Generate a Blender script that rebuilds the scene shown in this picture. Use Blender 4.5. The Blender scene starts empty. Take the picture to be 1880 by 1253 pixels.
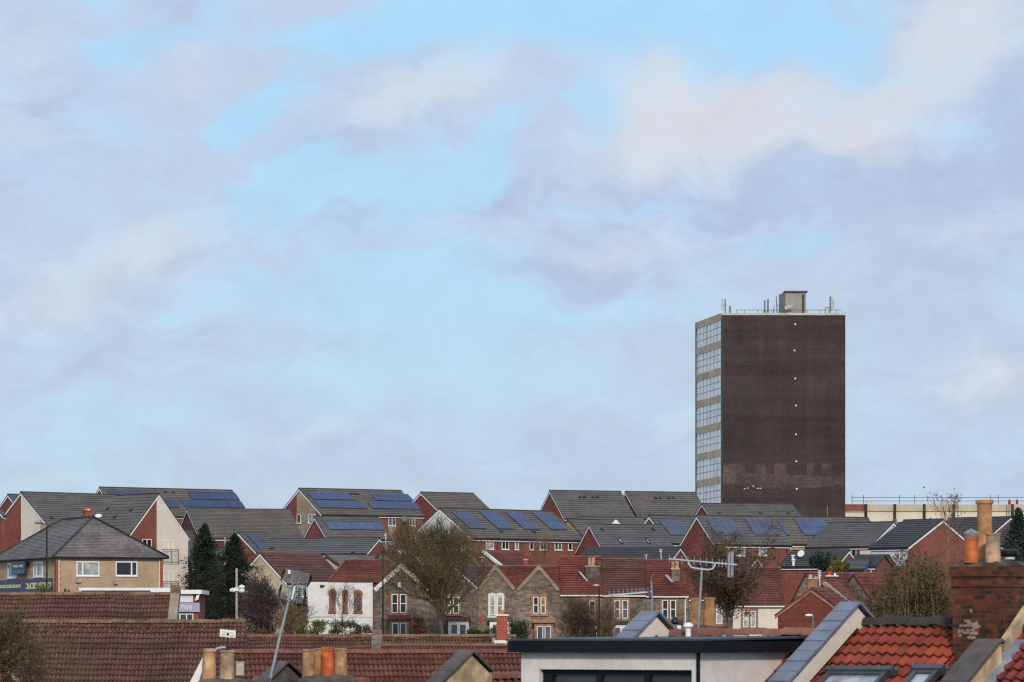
import bpy, math, random
from mathutils import Vector, Matrix
R = math.radians
rnd = random.Random(7)
SC = bpy.context.scene
COL = SC.collection
F, CX, HZ, ZC = 7050.0, 940.0, 1172.0, 9.0      # focal length in photo pixels, principal column, horizon row, eye height (m)

def P(px, py, Y):
    """world point seen at photo pixel (px, py) at distance Y in front of the camera"""
    return Vector(((px - CX) / F * Y, Y, ZC + (HZ - py) / F * Y))
def ray(px, py):
    return Vector(((px - CX) / F, 1.0, (HZ - py) / F))
CAMP = Vector((0, 0, ZC))
def hit(px, py, O, N):
    d = ray(px, py)
    return CAMP + d * ((O - CAMP).dot(N) / d.dot(N))
GP = [(-60, -1), (60, 0), (120, 1.0), (200, 2.5), (290, 4.5), (320, 5.6), (350, 8.0), (400, 10.5), (470, 13), (700, 13.5), (5000, 13.5)]
def ground(Y):
    for (a, za), (b, zb) in zip(GP, GP[1:]):
        if Y <= b: return za + (zb - za) * (Y - a) / (b - a)
    return GP[-1][1]

# ------------------------------------------------------------------ materials
MATS = {}
def new_mat(name):
    m = bpy.data.materials.new(name); m.use_nodes = True
    nt = m.node_tree; b = nt.nodes['Principled BSDF']
    return m, nt, b
def nd(nt, t, **kw):
    n = nt.nodes.new(t)
    for k, v in kw.items():
        if k.startswith('i_'): n.inputs[k[2:].replace('_', ' ')].default_value = v
        else: setattr(n, k, v)
    return n
def math_n(nt, op, a, b=None, c=None):
    n = nt.nodes.new('ShaderNodeMath'); n.operation = op
    for i, v in enumerate((a, b, c)):
        if v is None: continue
        if isinstance(v, (int, float)): n.inputs[i].default_value = v
        else: nt.links.new(v, n.inputs[i])
    return n.outputs[0]
def mix(nt, f, a, b, mode='MIX'):
    n = nt.nodes.new('ShaderNodeMix'); n.data_type = 'RGBA'; n.blend_type = mode
    for s, v in ((n.inputs[0], f), (n.inputs[6], a), (n.inputs[7], b)):
        if isinstance(v, (int, float)): s.default_value = v
        elif isinstance(v, tuple): s.default_value = v if len(v) == 4 else (*v, 1)
        else: nt.links.new(v, s)
    return n.outputs[2]
def ramp(nt, f, a, b, lo=0.0, hi=1.0):
    n = nt.nodes.new('ShaderNodeMapRange'); n.interpolation_type = 'SMOOTHSTEP'
    nt.links.new(f, n.inputs[0])
    n.inputs[1].default_value = a; n.inputs[2].default_value = b
    n.inputs[3].default_value = lo; n.inputs[4].default_value = hi
    return n.outputs[0]
def noise(nt, scale, detail=4, vec=None, rough=0.55, out=0):
    n = nd(nt, 'ShaderNodeTexNoise'); n.inputs['Scale'].default_value = scale
    n.inputs['Detail'].default_value = detail; n.inputs['Roughness'].default_value = rough
    if vec is not None: nt.links.new(vec, n.inputs['Vector'])
    return n.outputs[out]
def sc(c, k): return tuple(min(1, x * k) for x in c)
def coords(nt):
    t = nd(nt, 'ShaderNodeTexCoord'); g = nd(nt, 'ShaderNodeNewGeometry')
    return t.outputs['UV'], g.outputs['Position']
def grime(nt, col, pos, amt=0.22, s1=0.35, s2=3.0):
    """broad and fine weathering: patches of dirt with a shape of their own"""
    a = ramp(nt, noise(nt, s1, 5, pos), 0.3, 0.7, 1 - amt, 1 + amt * 0.55)
    b = ramp(nt, noise(nt, s2, 4, pos), 0.3, 0.7, 1 - amt * 0.6, 1 + amt * 0.35)
    v = math_n(nt, 'MULTIPLY', a, b)
    c = nd(nt, 'ShaderNodeCombineColor'); [nt.links.new(v, c.inputs[i]) for i in range(3)]
    return mix(nt, 1.0, col, c.outputs[0], 'MULTIPLY')
def bump(nt, b, h, s=0.3, d=0.02):
    n = nd(nt, 'ShaderNodeBump'); n.inputs['Strength'].default_value = s; n.inputs['Distance'].default_value = d
    nt.links.new(h, n.inputs['Height']); nt.links.new(n.outputs[0], b.inputs['Normal'])
def M_plain(name, col, rough=0.7, amt=0.2, metal=0.0, spec=0.35, s1=0.5, s2=4.0, bmp=0.0):
    m, nt, b = new_mat(name); uv, pos = coords(nt)
    nt.links.new(grime(nt, (*col, 1), pos, amt, s1, s2), b.inputs['Base Color'])
    b.inputs['Roughness'].default_value = rough; b.inputs['Metallic'].default_value = metal
    b.inputs['Specular IOR Level'].default_value = spec
    if bmp: bump(nt, b, noise(nt, 25, 5, pos), bmp, 0.01)
    MATS[name] = m; return m
def M_brick(name, c1, c2, mortar, bw=0.225, bh=0.075, amt=0.25, msize=0.008, rough=0.85, patch=None, distort=0.0, bands=False):
    m, nt, b = new_mat(name); uv, pos = coords(nt)
    vec = uv
    if distort:
        nz = nd(nt, 'ShaderNodeTexNoise'); nz.inputs['Scale'].default_value = 3.0; nt.links.new(uv, nz.inputs['Vector'])
        s = nd(nt, 'ShaderNodeVectorMath', operation='SUBTRACT'); nt.links.new(nz.outputs[1], s.inputs[0]); s.inputs[1].default_value = (.5, .5, .5)
        k = nd(nt, 'ShaderNodeVectorMath', operation='SCALE'); nt.links.new(s.outputs[0], k.inputs[0]); k.inputs['Scale'].default_value = distort
        ad = nd(nt, 'ShaderNodeVectorMath', operation='ADD'); nt.links.new(uv, ad.inputs[0]); nt.links.new(k.outputs[0], ad.inputs[1]); vec = ad.outputs[0]
    t = nd(nt, 'ShaderNodeTexBrick'); nt.links.new(vec, t.inputs['Vector'])
    t.inputs['Color1'].default_value = (*c1, 1); t.inputs['Color2'].default_value = (*c2, 1); t.inputs['Mortar'].default_value = (*mortar, 1)
    t.inputs['Scale'].default_value = 1; t.inputs['Mortar Size'].default_value = msize; t.inputs['Mortar Smooth'].default_value = 0.3
    t.inputs['Brick Width'].default_value = bw; t.inputs['Row Height'].default_value = bh; t.inputs['Bias'].default_value = 0
    col = t.outputs[0]
    if patch:
        f = ramp(nt, noise(nt, patch[1], 6, pos, 0.65), patch[2], patch[2] + 0.08)
        col = mix(nt, f, col, (*patch[0], 1))
    if bands:                       # lifts of brick laid at different times, and rain streaks down the face
        mp = nd(nt, 'ShaderNodeMapping'); nt.links.new(pos, mp.inputs['Vector']); mp.inputs['Scale'].default_value = (.02, .02, .55)
        v1 = ramp(nt, noise(nt, 1.0, 4, mp.outputs[0], .6), .3, .7, .78, 1.24)
        mp2 = nd(nt, 'ShaderNodeMapping'); nt.links.new(pos, mp2.inputs['Vector']); mp2.inputs['Scale'].default_value = (1.3, 1.3, .05)
        v2 = ramp(nt, noise(nt, 1.0, 5, mp2.outputs[0], .6), .3, .75, .9, 1.12)
        v = math_n(nt, 'MULTIPLY', v1, v2); cc = nd(nt, 'ShaderNodeCombineColor'); [nt.links.new(v, cc.inputs[i]) for i in range(3)]
        col = mix(nt, 1.0, col, cc.outputs[0], 'MULTIPLY')
    nt.links.new(grime(nt, col, pos, amt), b.inputs['Base Color'])
    b.inputs['Roughness'].default_value = rough; b.inputs['Specular IOR Level'].default_value = 0.25
    inv = math_n(nt, 'SUBTRACT', 1.0, t.outputs[1]); bump(nt, b, inv, 0.5, 0.01)
    MATS[name] = m; return m
def M_tile(name, c1, c2, tw=0.3, th=0.33, amt=0.25, rough=0.75, spec=0.3, lichen=None, moss=None, vary=0.18, edge=0.0, trough=0.0):
    """roof covering: every tile gets its own tone from its cell in the UV grid (metres)"""
    m, nt, b = new_mat(name); uv, pos = coords(nt)
    s = nd(nt, 'ShaderNodeSeparateXYZ'); nt.links.new(uv, s.inputs[0])
    row = math_n(nt, 'FLOOR', math_n(nt, 'DIVIDE', s.outputs[1], th))
    off = math_n(nt, 'MULTIPLY', math_n(nt, 'MODULO', row, 2.0), 0.0 if trough else 0.5)
    cl = math_n(nt, 'FLOOR', math_n(nt, 'ADD', math_n(nt, 'DIVIDE', s.outputs[0], tw), off))
    c = nd(nt, 'ShaderNodeCombineXYZ'); nt.links.new(cl, c.inputs[0]); nt.links.new(row, c.inputs[1])
    w = nd(nt, 'ShaderNodeTexWhiteNoise', noise_dimensions='2D'); nt.links.new(c.outputs[0], w.inputs[0])
    wr = nd(nt, 'ShaderNodeTexWhiteNoise', noise_dimensions='1D'); nt.links.new(row, wr.inputs[1])
    col = mix(nt, w.outputs[0], (*c1, 1), (*c2, 1))
    v = math_n(nt, 'ADD', math_n(nt, 'MULTIPLY', wr.outputs[0], vary), 1 - vary / 2)
    cc = nd(nt, 'ShaderNodeCombineColor'); [nt.links.new(v, cc.inputs[i]) for i in range(3)]
    col = mix(nt, 1.0, col, cc.outputs[0], 'MULTIPLY')
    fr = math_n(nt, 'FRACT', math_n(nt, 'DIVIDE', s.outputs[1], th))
    ed = ramp(nt, fr, 0.74, 0.9, 0.0, edge)  # lower edge of each course: step shadow and edge dirt put into the colour
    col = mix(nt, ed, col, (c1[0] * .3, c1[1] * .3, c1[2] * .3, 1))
    if trough:
        fu = math_n(nt, 'FRACT', math_n(nt, 'DIVIDE', s.outputs[0], tw)); a_ = ramp(nt, fu, 0.56, 0.74, 0.0, 1.0); b_ = ramp(nt, fu, 0.82, 1.0, 1.0, 0.0)
        col = mix(nt, math_n(nt, 'MULTIPLY', math_n(nt, 'MULTIPLY', a_, b_), trough), col, (c2[0] * .35, c2[1] * .35, c2[2] * .35, 1))  # dark line down each trough: dirt, plus roll shading put into the colour
    col = grime(nt, col, pos, amt, 0.5, 2.5)
    if moss:
        f = ramp(nt, noise(nt, moss[1], 6, pos, 0.7), moss[2], moss[2] + 0.15, 0, 0.85)
        col = mix(nt, f, col, (*moss[0], 1))
    if lichen:
        f = ramp(nt, noise(nt, 7.0, 5, pos, 0.75), lichen[1], lichen[1] + 0.06, 0, 0.9)
        top = ramp(nt, math_n(nt, 'ADD', s.outputs[1], math_n(nt, 'MULTIPLY', noise(nt, 0.7, 3, pos), 1.2)), lichen[2] + 0.6, lichen[2], 0.0, 1.0)
        f = math_n(nt, 'MULTIPLY', f, top)
        col = mix(nt, f, col, (*lichen[0], 1))
    nt.links.new(col, b.inputs['Base Color'])
    b.inputs['Roughness'].default_value = rough; b.inputs['Specular IOR Level'].default_value = spec
    bump(nt, b, noise(nt, 20, 4, pos), 0.25, 0.01)
    MATS[name] = m; return m
def M_glass(name, col=(0.015, 0.018, 0.02), rough=0.06, spec=0.6):
    m, nt, b = new_mat(name); uv, pos = coords(nt)
    nt.links.new(grime(nt, (*col, 1), pos, 0.5, 0.9, 2.0), b.inputs['Base Color'])
    b.inputs['Roughness'].default_value = rough; b.inputs['Specular IOR Level'].default_value = spec
    MATS[name] = m; return m
def M_pv(name, col, cell=0.158, line=(0.32, 0.34, 0.4)):
    m, nt, b = new_mat(name); uv, pos = coords(nt)
    s = nd(nt, 'ShaderNodeSeparateXYZ'); nt.links.new(uv, s.inputs[0])
    def ln(o, p, w):
        fr = math_n(nt, 'FRACT', math_n(nt, 'DIVIDE', o, p)); return math_n(nt, 'LESS_THAN', fr, w)
    g = math_n(nt, 'MAXIMUM', ln(s.outputs[0], cell, 0.06), ln(s.outputs[1], cell, 0.06))
    base = grime(nt, (*col, 1), pos, 0.25, 0.8, 0.3)
    nt.links.new(mix(nt, math_n(nt, 'MULTIPLY', g, 0.25), base, (*line, 1)), b.inputs['Base Color'])
    b.inputs['Roughness'].default_value = 0.22; b.inputs['Specular IOR Level'].default_value = 0.5
    MATS[name] = m; return m
def M_leaf(name, c1, c2, rough=0.7):
    m, nt, b = new_mat(name); uv, pos = coords(nt)
    f = noise(nt, 1.6, 4, pos); i = nd(nt, 'ShaderNodeNewGeometry')
    f2 = ramp(nt, f, 0.3, 0.7)
    c = mix(nt, f2, (*c1, 1), (*c2, 1))
    v = ramp(nt, i.outputs['Random Per Island'], 0, 1, 0.6, 1.4)
    cc = nd(nt, 'ShaderNodeCombineColor'); [nt.links.new(v, cc.inputs[k]) for k in range(3)]
    nt.links.new(mix(nt, 1.0, c, cc.outputs[0], 'MULTIPLY'), b.inputs['Base Color'])
    b.inputs['Roughness'].default_value = rough; b.inputs['Specular IOR Level'].default_value = 0.2
    MATS[name] = m; return m
M_brick('brick_red', (0.30, 0.075, 0.05), (0.21, 0.05, 0.042), (0.26, 0.17, 0.14), amt=0.2)
M_brick('brick_dark_red', (0.2, 0.05, 0.042), (0.15, 0.04, 0.037), (0.17, 0.11, 0.1), amt=0.2)
M_brick('brick_bright', (0.42, 0.075, 0.035), (0.32, 0.055, 0.03), (0.35, 0.2, 0.14), amt=0.15)
M_brick('brick_orange', (0.42, 0.2, 0.11), (0.3, 0.12, 0.07), (0.42, 0.33, 0.25), amt=0.35)
M_brick('brick_old', (0.36, 0.075, 0.034), (0.085, 0.032, 0.023), (0.13, 0.095, 0.07), amt=0.5, msize=0.012, distort=0.012, patch=((0.035, 0.028, 0.02), 2.2, 0.6))
M_brick('brick_tower', (0.066, 0.044, 0.043), (0.053, 0.037, 0.038), (0.056, 0.043, 0.041), bw=0.45, bh=0.15, amt=0.16, bands=True)
M_brick('brick_tower_worn', (0.125, 0.088, 0.077), (0.085, 0.06, 0.055), (0.11, 0.082, 0.074), bw=0.45, bh=0.15, amt=0.35)
M_brick('stone_rubble', (0.3, 0.22, 0.165), (0.13, 0.1, 0.083), (0.25, 0.2, 0.16), bw=0.42, bh=0.16, amt=0.42, msize=0.014, distort=0.09, patch=((0.2, 0.12, 0.095), 1.3, 0.66))
M_brick('stone_rubble_dark', (0.25, 0.185, 0.142), (0.11, 0.087, 0.073), (0.19, 0.155, 0.13), bw=0.42, bh=0.16, amt=0.42, msize=0.014, distort=0.09)
M_brick('stone_buff', (0.5, 0.38, 0.25), (0.36, 0.27, 0.18), (0.4, 0.32, 0.23), bw=0.4, bh=0.16, amt=0.2, msize=0.01)
M_brick('stone_chimney', (0.2, 0.16, 0.13), (0.12, 0.1, 0.085), (0.17, 0.14, 0.12), bw=0.4, bh=0.2, amt=0.45, distort=0.06)
M_plain('render_white', (0.74, 0.74, 0.73), 0.85, 0.1, s1=0.3)
M_plain('render_cream', (0.74, 0.65, 0.55), 0.85, 0.1, s1=0.3)
M_plain('render_buff', (0.6, 0.47, 0.33), 0.9, 0.15)
M_plain('render_dormer', (0.72, 0.67, 0.63), 0.9, 0.13, s1=0.8)
M_plain('render_bluish', (0.62, 0.67, 0.74), 0.85, 0.1)
M_plain('roughcast', (0.47, 0.33, 0.215), 0.95, 0.16, s1=0.7, s2=9.0, bmp=0.5)
M_plain('cladding_cream', (0.76, 0.69, 0.56), 0.6, 0.1, s1=0.25)
M_plain('cladding_tan', (0.58, 0.48, 0.34), 0.6, 0.15, s1=0.3)
M_plain('spandrel_tan', (0.66, 0.5, 0.37), 0.75, 0.2, s1=0.4)
M_plain('concrete', (0.42, 0.39, 0.34), 0.9, 0.3)
M_plain('concrete_dark', (0.2, 0.16, 0.13), 0.9, 0.3)
M_plain('coping_stone', (0.3, 0.23, 0.17), 0.9, 0.25, s1=0.9)
M_plain('coping_grey', (0.105, 0.09, 0.085), 0.9, 0.35, s1=1.2, bmp=0.4)
M_plain('mortar', (0.28, 0.2, 0.165), 0.95, 0.35, s1=1.5)
M_plain('mortar_buff', (0.55, 0.4, 0.24), 0.95, 0.4, s1=2.5, bmp=0.5)
M_plain('flaunching', (0.1, 0.085, 0.07), 0.95, 0.45, s1=2.0, bmp=0.6)
M_plain('lead', (0.33, 0.36, 0.42), 0.55, 0.3, metal=0.3, s1=1.5)
M_plain('slate_blue', (0.17, 0.195, 0.255), 0.45, 0.18, spec=0.5, s1=1.5)
M_plain('slate_dark', (0.06, 0.065, 0.075), 0.5, 0.25, spec=0.5)
M_plain('slate_purple', (0.13, 0.115, 0.14), 0.5, 0.25)
M_plain('white_pvc', (0.82, 0.82, 0.81), 0.35, 0.06)
M_plain('white_paint', (0.8, 0.79, 0.75), 0.5, 0.14)
M_plain('cream_paint', (0.74, 0.7, 0.6), 0.6, 0.12)
M_plain('terracotta_trim', (0.33, 0.13, 0.075), 0.85, 0.35, s1=2)
M_plain('black_metal', (0.018, 0.018, 0.02), 0.45, 0.2)
M_plain('black_plastic', (0.012, 0.012, 0.013), 0.4, 0.2)
M_plain('fascia_black', (0.008, 0.01, 0.016), 0.5, 0.2, spec=0.2)
M_plain('felt_grey', (0.05, 0.057, 0.07), 0.6, 0.25)
M_plain('black_tile', (0.03, 0.03, 0.03), 0.6, 0.2)
M_plain('ridge_grey', (0.05, 0.048, 0.05), 0.7, 0.25)
M_plain('ridge_clay', (0.2, 0.085, 0.062), 0.8, 0.3, s1=1.2)
M_plain('ridge_brown', (0.235, 0.1, 0.07), 0.75, 0.22, s1=1.0, bmp=0.3)
M_plain('ridge_lichen', (0.2, 0.13, 0.085), 0.9, 0.4, s1=1.4, bmp=0.5)
M_plain('ridge_dark', (0.05, 0.04, 0.04), 0.8, 0.3)
M_plain('alu', (0.55, 0.56, 0.58), 0.35, 0.1, metal=0.7)
M_plain('galvanised', (0.4, 0.44, 0.47), 0.45, 0.2, metal=0.5)
M_plain('steel_grey', (0.2, 0.21, 0.21), 0.5, 0.2, metal=0.4)
M_plain('antenna_beige', (0.5, 0.48, 0.42), 0.6, 0.15)
M_plain('plant_room', (0.34, 0.31, 0.27), 0.7, 0.2, s1=0.5)
M_plain('pot_buff', (0.5, 0.29, 0.15), 0.8, 0.42, s1=3, s2=7)
M_plain('pot_pale', (0.5, 0.34, 0.21), 0.8, 0.42, s1=3, s2=7)
M_plain('pot_orange', (0.52, 0.14, 0.045), 0.75, 0.42, s1=3, s2=7)
M_plain('pot_red', (0.5, 0.105, 0.035), 0.75, 0.42, s1=3, s2=7)
M_plain('pot_ochre', (0.46, 0.24, 0.105), 0.8, 0.42, s1=3, s2=7)
M_plain('pole_wood', (0.42, 0.34, 0.3), 0.9, 0.25)
M_plain('sign_blue', (0.016, 0.04, 0.12), 0.4, 0.1)
M_plain('sign_teal', (0.02, 0.15, 0.2), 0.4, 0.1)
M_plain('sign_navy', (0.06, 0.065, 0.15), 0.5, 0.2)
M_plain('sign_lavender', (0.38, 0.37, 0.52), 0.5, 0.08)
M_plain('sign_yellow', (0.75, 0.7, 0.3), 0.5, 0.1)
M_plain('sign_white', (0.85, 0.85, 0.85), 0.5, 0.05)
M_plain('red_paint', (0.5, 0.03, 0.03), 0.4, 0.1)
M_plain('blue_panel', (0.06, 0.12, 0.38), 0.5, 0.2)
M_plain('curtain_white', (0.9, 0.9, 0.89), 0.07, 0.1, spec=0.5)
M_plain('bark', (0.1, 0.078, 0.055), 0.95, 0.3)
M_plain('bark_dark', (0.055, 0.045, 0.035), 0.95, 0.3)
M_plain('bark_pale', (0.22, 0.175, 0.12), 0.95, 0.3)
M_plain('twig_brown', (0.125, 0.088, 0.055), 0.95, 0.3, s1=0.4, s2=1.5)
M_plain('twig_olive', (0.13, 0.1, 0.05), 0.95, 0.3, s1=0.4, s2=1.5)
M_plain('twig_tan', (0.2, 0.135, 0.075), 0.95, 0.3, s1=0.4, s2=1.5)
M_plain('twig_red', (0.13, 0.06, 0.045), 0.95, 0.3)
M_plain('twig_purple', (0.085, 0.058, 0.06), 0.95, 0.3)
M_leaf('leaf_brown', (0.13, 0.06, 0.035), (0.075, 0.045, 0.028))
M_leaf('leaf_olive', (0.12, 0.095, 0.04), (0.085, 0.06, 0.03))
M_leaf('leaf_green', (0.05, 0.085, 0.022), (0.03, 0.05, 0.016))
M_leaf('leaf_bright', (0.14, 0.17, 0.03), (0.08, 0.11, 0.025))
M_leaf('leaf_yellow', (0.2, 0.16, 0.03), (0.12, 0.1, 0.025))
M_leaf('needle_dark', (0.026, 0.036, 0.021), (0.017, 0.024, 0.016))
M_leaf('needle_blue', (0.04, 0.062, 0.048), (0.024, 0.036, 0.028))
M_leaf('hedge_green', (0.035, 0.058, 0.024), (0.022, 0.036, 0.017))
M_plain('ground_grass', (0.06, 0.065, 0.03), 0.95, 0.4, s1=0.1)
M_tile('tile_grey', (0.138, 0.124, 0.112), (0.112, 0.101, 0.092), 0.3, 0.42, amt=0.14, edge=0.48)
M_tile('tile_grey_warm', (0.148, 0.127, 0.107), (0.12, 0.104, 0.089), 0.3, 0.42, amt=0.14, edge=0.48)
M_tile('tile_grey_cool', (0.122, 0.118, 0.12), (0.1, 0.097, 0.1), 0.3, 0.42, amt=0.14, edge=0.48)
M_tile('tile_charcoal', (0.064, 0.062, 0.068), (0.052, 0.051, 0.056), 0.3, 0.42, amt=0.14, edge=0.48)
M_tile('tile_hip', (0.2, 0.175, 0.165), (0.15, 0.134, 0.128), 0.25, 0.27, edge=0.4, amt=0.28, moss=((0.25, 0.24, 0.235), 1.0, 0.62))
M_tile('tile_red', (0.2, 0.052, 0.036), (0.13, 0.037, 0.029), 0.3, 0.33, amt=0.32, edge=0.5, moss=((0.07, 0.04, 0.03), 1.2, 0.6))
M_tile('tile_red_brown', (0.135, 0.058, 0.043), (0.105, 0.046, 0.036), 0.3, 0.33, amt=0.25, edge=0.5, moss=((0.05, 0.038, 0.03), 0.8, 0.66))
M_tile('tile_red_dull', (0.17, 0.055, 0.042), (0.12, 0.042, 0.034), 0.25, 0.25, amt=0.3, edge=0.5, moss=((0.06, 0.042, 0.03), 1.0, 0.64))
M_tile('tile_hung', (0.22, 0.058, 0.038), (0.16, 0.045, 0.032), 0.17, 0.16, amt=0.2)
M_tile('slate', (0.1, 0.093, 0.11), (0.075, 0.072, 0.085), 0.25, 0.22, amt=0.25)
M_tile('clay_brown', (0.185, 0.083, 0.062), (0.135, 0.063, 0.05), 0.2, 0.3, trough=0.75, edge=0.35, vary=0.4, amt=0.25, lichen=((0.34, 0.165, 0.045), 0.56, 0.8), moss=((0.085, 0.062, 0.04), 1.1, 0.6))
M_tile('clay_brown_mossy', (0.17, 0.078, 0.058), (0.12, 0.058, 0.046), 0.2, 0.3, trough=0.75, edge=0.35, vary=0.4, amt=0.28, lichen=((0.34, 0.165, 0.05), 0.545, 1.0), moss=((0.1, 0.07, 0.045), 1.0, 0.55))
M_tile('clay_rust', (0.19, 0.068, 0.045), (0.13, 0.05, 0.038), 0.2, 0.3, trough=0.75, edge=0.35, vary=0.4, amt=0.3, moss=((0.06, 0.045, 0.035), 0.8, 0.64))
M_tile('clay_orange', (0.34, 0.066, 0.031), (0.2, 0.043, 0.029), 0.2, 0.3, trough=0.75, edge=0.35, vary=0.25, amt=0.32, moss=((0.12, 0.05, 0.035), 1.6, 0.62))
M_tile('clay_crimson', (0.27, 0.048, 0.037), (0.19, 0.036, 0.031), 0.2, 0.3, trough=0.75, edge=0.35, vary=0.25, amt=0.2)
M_glass('glass_dark'); M_glass('glass_grey', (0.09, 0.1, 0.105), 0.1); M_glass('glass_blind', (0.38, 0.39, 0.38), 0.25)
M_glass('glass_green', (0.03, 0.042, 0.034), 0.12); M_glass('glass_amber', (0.3, 0.2, 0.06), 0.2)
M_glass('glass_sky', (0.4, 0.42, 0.48), 0.08, 0.9); M_plain('mullion_grey', (0.3, 0.31, 0.32), 0.5, 0.15)
M_glass('glass_tower', (0.72, 0.74, 0.76), 0.06, 0.5); M_glass('glass_teal', (0.07, 0.1, 0.11), 0.08)
M_pv('pv_blue', (0.015, 0.036, 0.115)); M_pv('pv_grey', (0.055, 0.07, 0.115)); M_pv('pv_mid', (0.05, 0.075, 0.17))
def M_lit(name):
    m, nt, b = new_mat(name); b.inputs['Base Color'].default_value = (0.8, 0.45, 0.22, 1); b.inputs['Emission Color'].default_value = (1, 0.5, 0.22, 1); b.inputs['Emission Strength'].default_value = 0.45; MATS[name] = m
M_lit('glass_lit')


# ------------------------------------------------------------------ mesh builder
class MB:
    def __init__(s): s.v = []; s.f = []; s.uv = []
    def face(s, pts, uv=None):
        i = len(s.v); s.v += [Vector(p) for p in pts]; s.f.append(tuple(range(i, i + len(pts)))); s.uv.append(uv)
    def strip(s, rows, uvs=None, closed=False):
        """grid of shared vertices: rows of equal length"""
        n = len(rows[0]); b = len(s.v)
        for r in rows: s.v += [Vector(p) for p in r]
        for j in range(len(rows) - 1):
            for i in range(n if closed else n - 1):
                k = (i + 1) % n
                s.f.append((b + j * n + i, b + (j + 1) * n + i, b + (j + 1) * n + k, b + j * n + k))
                s.uv.append(None if uvs is None else [uvs[j][i], uvs[j + 1][i], uvs[j + 1][k], uvs[j][k]])
    def prism(s, poly, d):
        """closed solid: polygon (list of points) pushed along vector d"""
        d = Vector(d); a = [Vector(p) for p in poly]
        n = Vector((0, 0, 0))
        for p, q in zip(a, a[1:] + a[:1]): n += p.cross(q)
        if n.dot(d) > 0: a.reverse()
        b = [p + d for p in a]
        s.face(a); s.face(b[::-1])
        for i in range(len(a)):
            j = (i + 1) % len(a); s.face([a[i], b[i], b[j], a[j]])
    def box(s, O, U, V, W):
        """box with corner O and edge vectors U, V, W"""
        O, U, V, W = Vector(O), Vector(U), Vector(V), Vector(W)
        s.prism([O, O + U, O + U + V, O + V], W)
    def cbox(s, c, sx, sy, sz, rz=0.0):
        """box by the centre of its base"""
        u = Vector((math.cos(rz), math.sin(rz), 0)); w = Vector((-math.sin(rz), math.cos(rz), 0))
        s.box(Vector(c) - u * sx / 2 - w * sy / 2, u * sx, w * sy, Vector((0, 0, sz)))
    def tube(s, pts, r, n=6, cap=True):
        pts = [Vector(p) for p in pts]; rs = r if isinstance(r, (list, tuple)) else [r] * len(pts)
        rows = []; ref = None
        for i, p in enumerate(pts):
            t = (pts[min(i + 1, len(pts) - 1)] - pts[max(i - 1, 0)])
            if t.length < 1e-9: t = Vector((0, 0, 1))
            t.normalize()
            if ref is None: ref = Vector((0, 0, 1)) if abs(t.z) < 0.9 else Vector((1, 0, 0))
            a = ref - t * ref.dot(t)
            if a.length < 1e-6: a = t.orthogonal()
            a.normalize(); ref = a; b = t.cross(a)
            rows.append([p + (a * math.cos(2 * math.pi * k / n) + b * math.sin(2 * math.pi * k / n)) * rs[i] for k in range(n)])
        rows = [q[::-1] for q in rows]
        s.strip(rows, closed=True)
        if cap:
            s.face(rows[0]); s.face(rows[-1][::-1])
    def lathe(s, c, prof, n=16, axis=Vector((0, 0, 1))):
        """prof = [(radius, height)...] turned round a vertical axis at c"""
        c = Vector(c)
        rows = [[c + Vector((math.cos(-2 * math.pi * k / n) * r, math.sin(-2 * math.pi * k / n) * r, h)) for k in range(n)] for r, h in prof]
        s.strip(rows, closed=True)
        if prof[0][0] > 1e-4: s.face(rows[0])
        if prof[-1][0] > 1e-4: s.face(rows[-1][::-1])
    def build(s, name, mat, parent=None, origin=None, smooth=False):
        if origin is None:
            if parent is not None: origin = parent['_o']
            else:
                xs = [p.x for p in s.v]; ys = [p.y for p in s.v]; zs = [p.z for p in s.v]
                origin = ((min(xs) + max(xs)) / 2, (min(ys) + max(ys)) / 2, min(zs))
        o = Vector(origin)
        me = bpy.data.meshes.new(name)
        me.from_pydata([tuple(p - o) for p in s.v], [], s.f)
        ul = me.uv_layers.new(name='UVMap').data
        k = 0
        for fi, f in enumerate(s.f):
            u = s.uv[fi]
            if u is None:
                a = s.v[f[0]]; n = Vector((0, 0, 0))
                for i in range(1, len(f) - 1): n += (s.v[f[i]] - a).cross(s.v[f[i + 1]] - a)
                if n.length < 1e-12: n = Vector((0, 0, 1))
                n.normalize()
                ux = Vector((1, 0, 0)) if abs(n.z) > 0.995 else Vector((0, 0, 1)).cross(n).normalized()
                vy = n.cross(ux)
                for i in f: ul[k].uv = (s.v[i].dot(ux), s.v[i].dot(vy)); k += 1
            else:
                for q in u: ul[k].uv = q; k += 1
        me.materials.append(MATS[mat])
        if smooth: me.polygons.foreach_set('use_smooth', [True] * len(me.polygons))
        me.update()
        ob = bpy.data.objects.new(name, me); COL.objects.link(ob)
        if parent is not None:
            ob.parent = parent
            ob.location = o - Vector(parent['_o'])
        else: ob.location = o
        ob['_o'] = tuple(o)
        return ob
def tag(o, label, cat=None, group=None, kind=None):
    if label: o['label'] = label
    if cat: o['category'] = cat
    if group: o['group'] = group
    if kind: o['kind'] = kind
    return o
def thing(name, loc, label, cat, group=None):
    o = bpy.data.objects.new(name, None); COL.objects.link(o)
    o.empty_display_size = 0.3; o.location = Vector(loc); o['_o'] = tuple(Vector(loc))
    return tag(o, label, cat, group)
def struct(o): o['kind'] = 'structure'; return o

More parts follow.
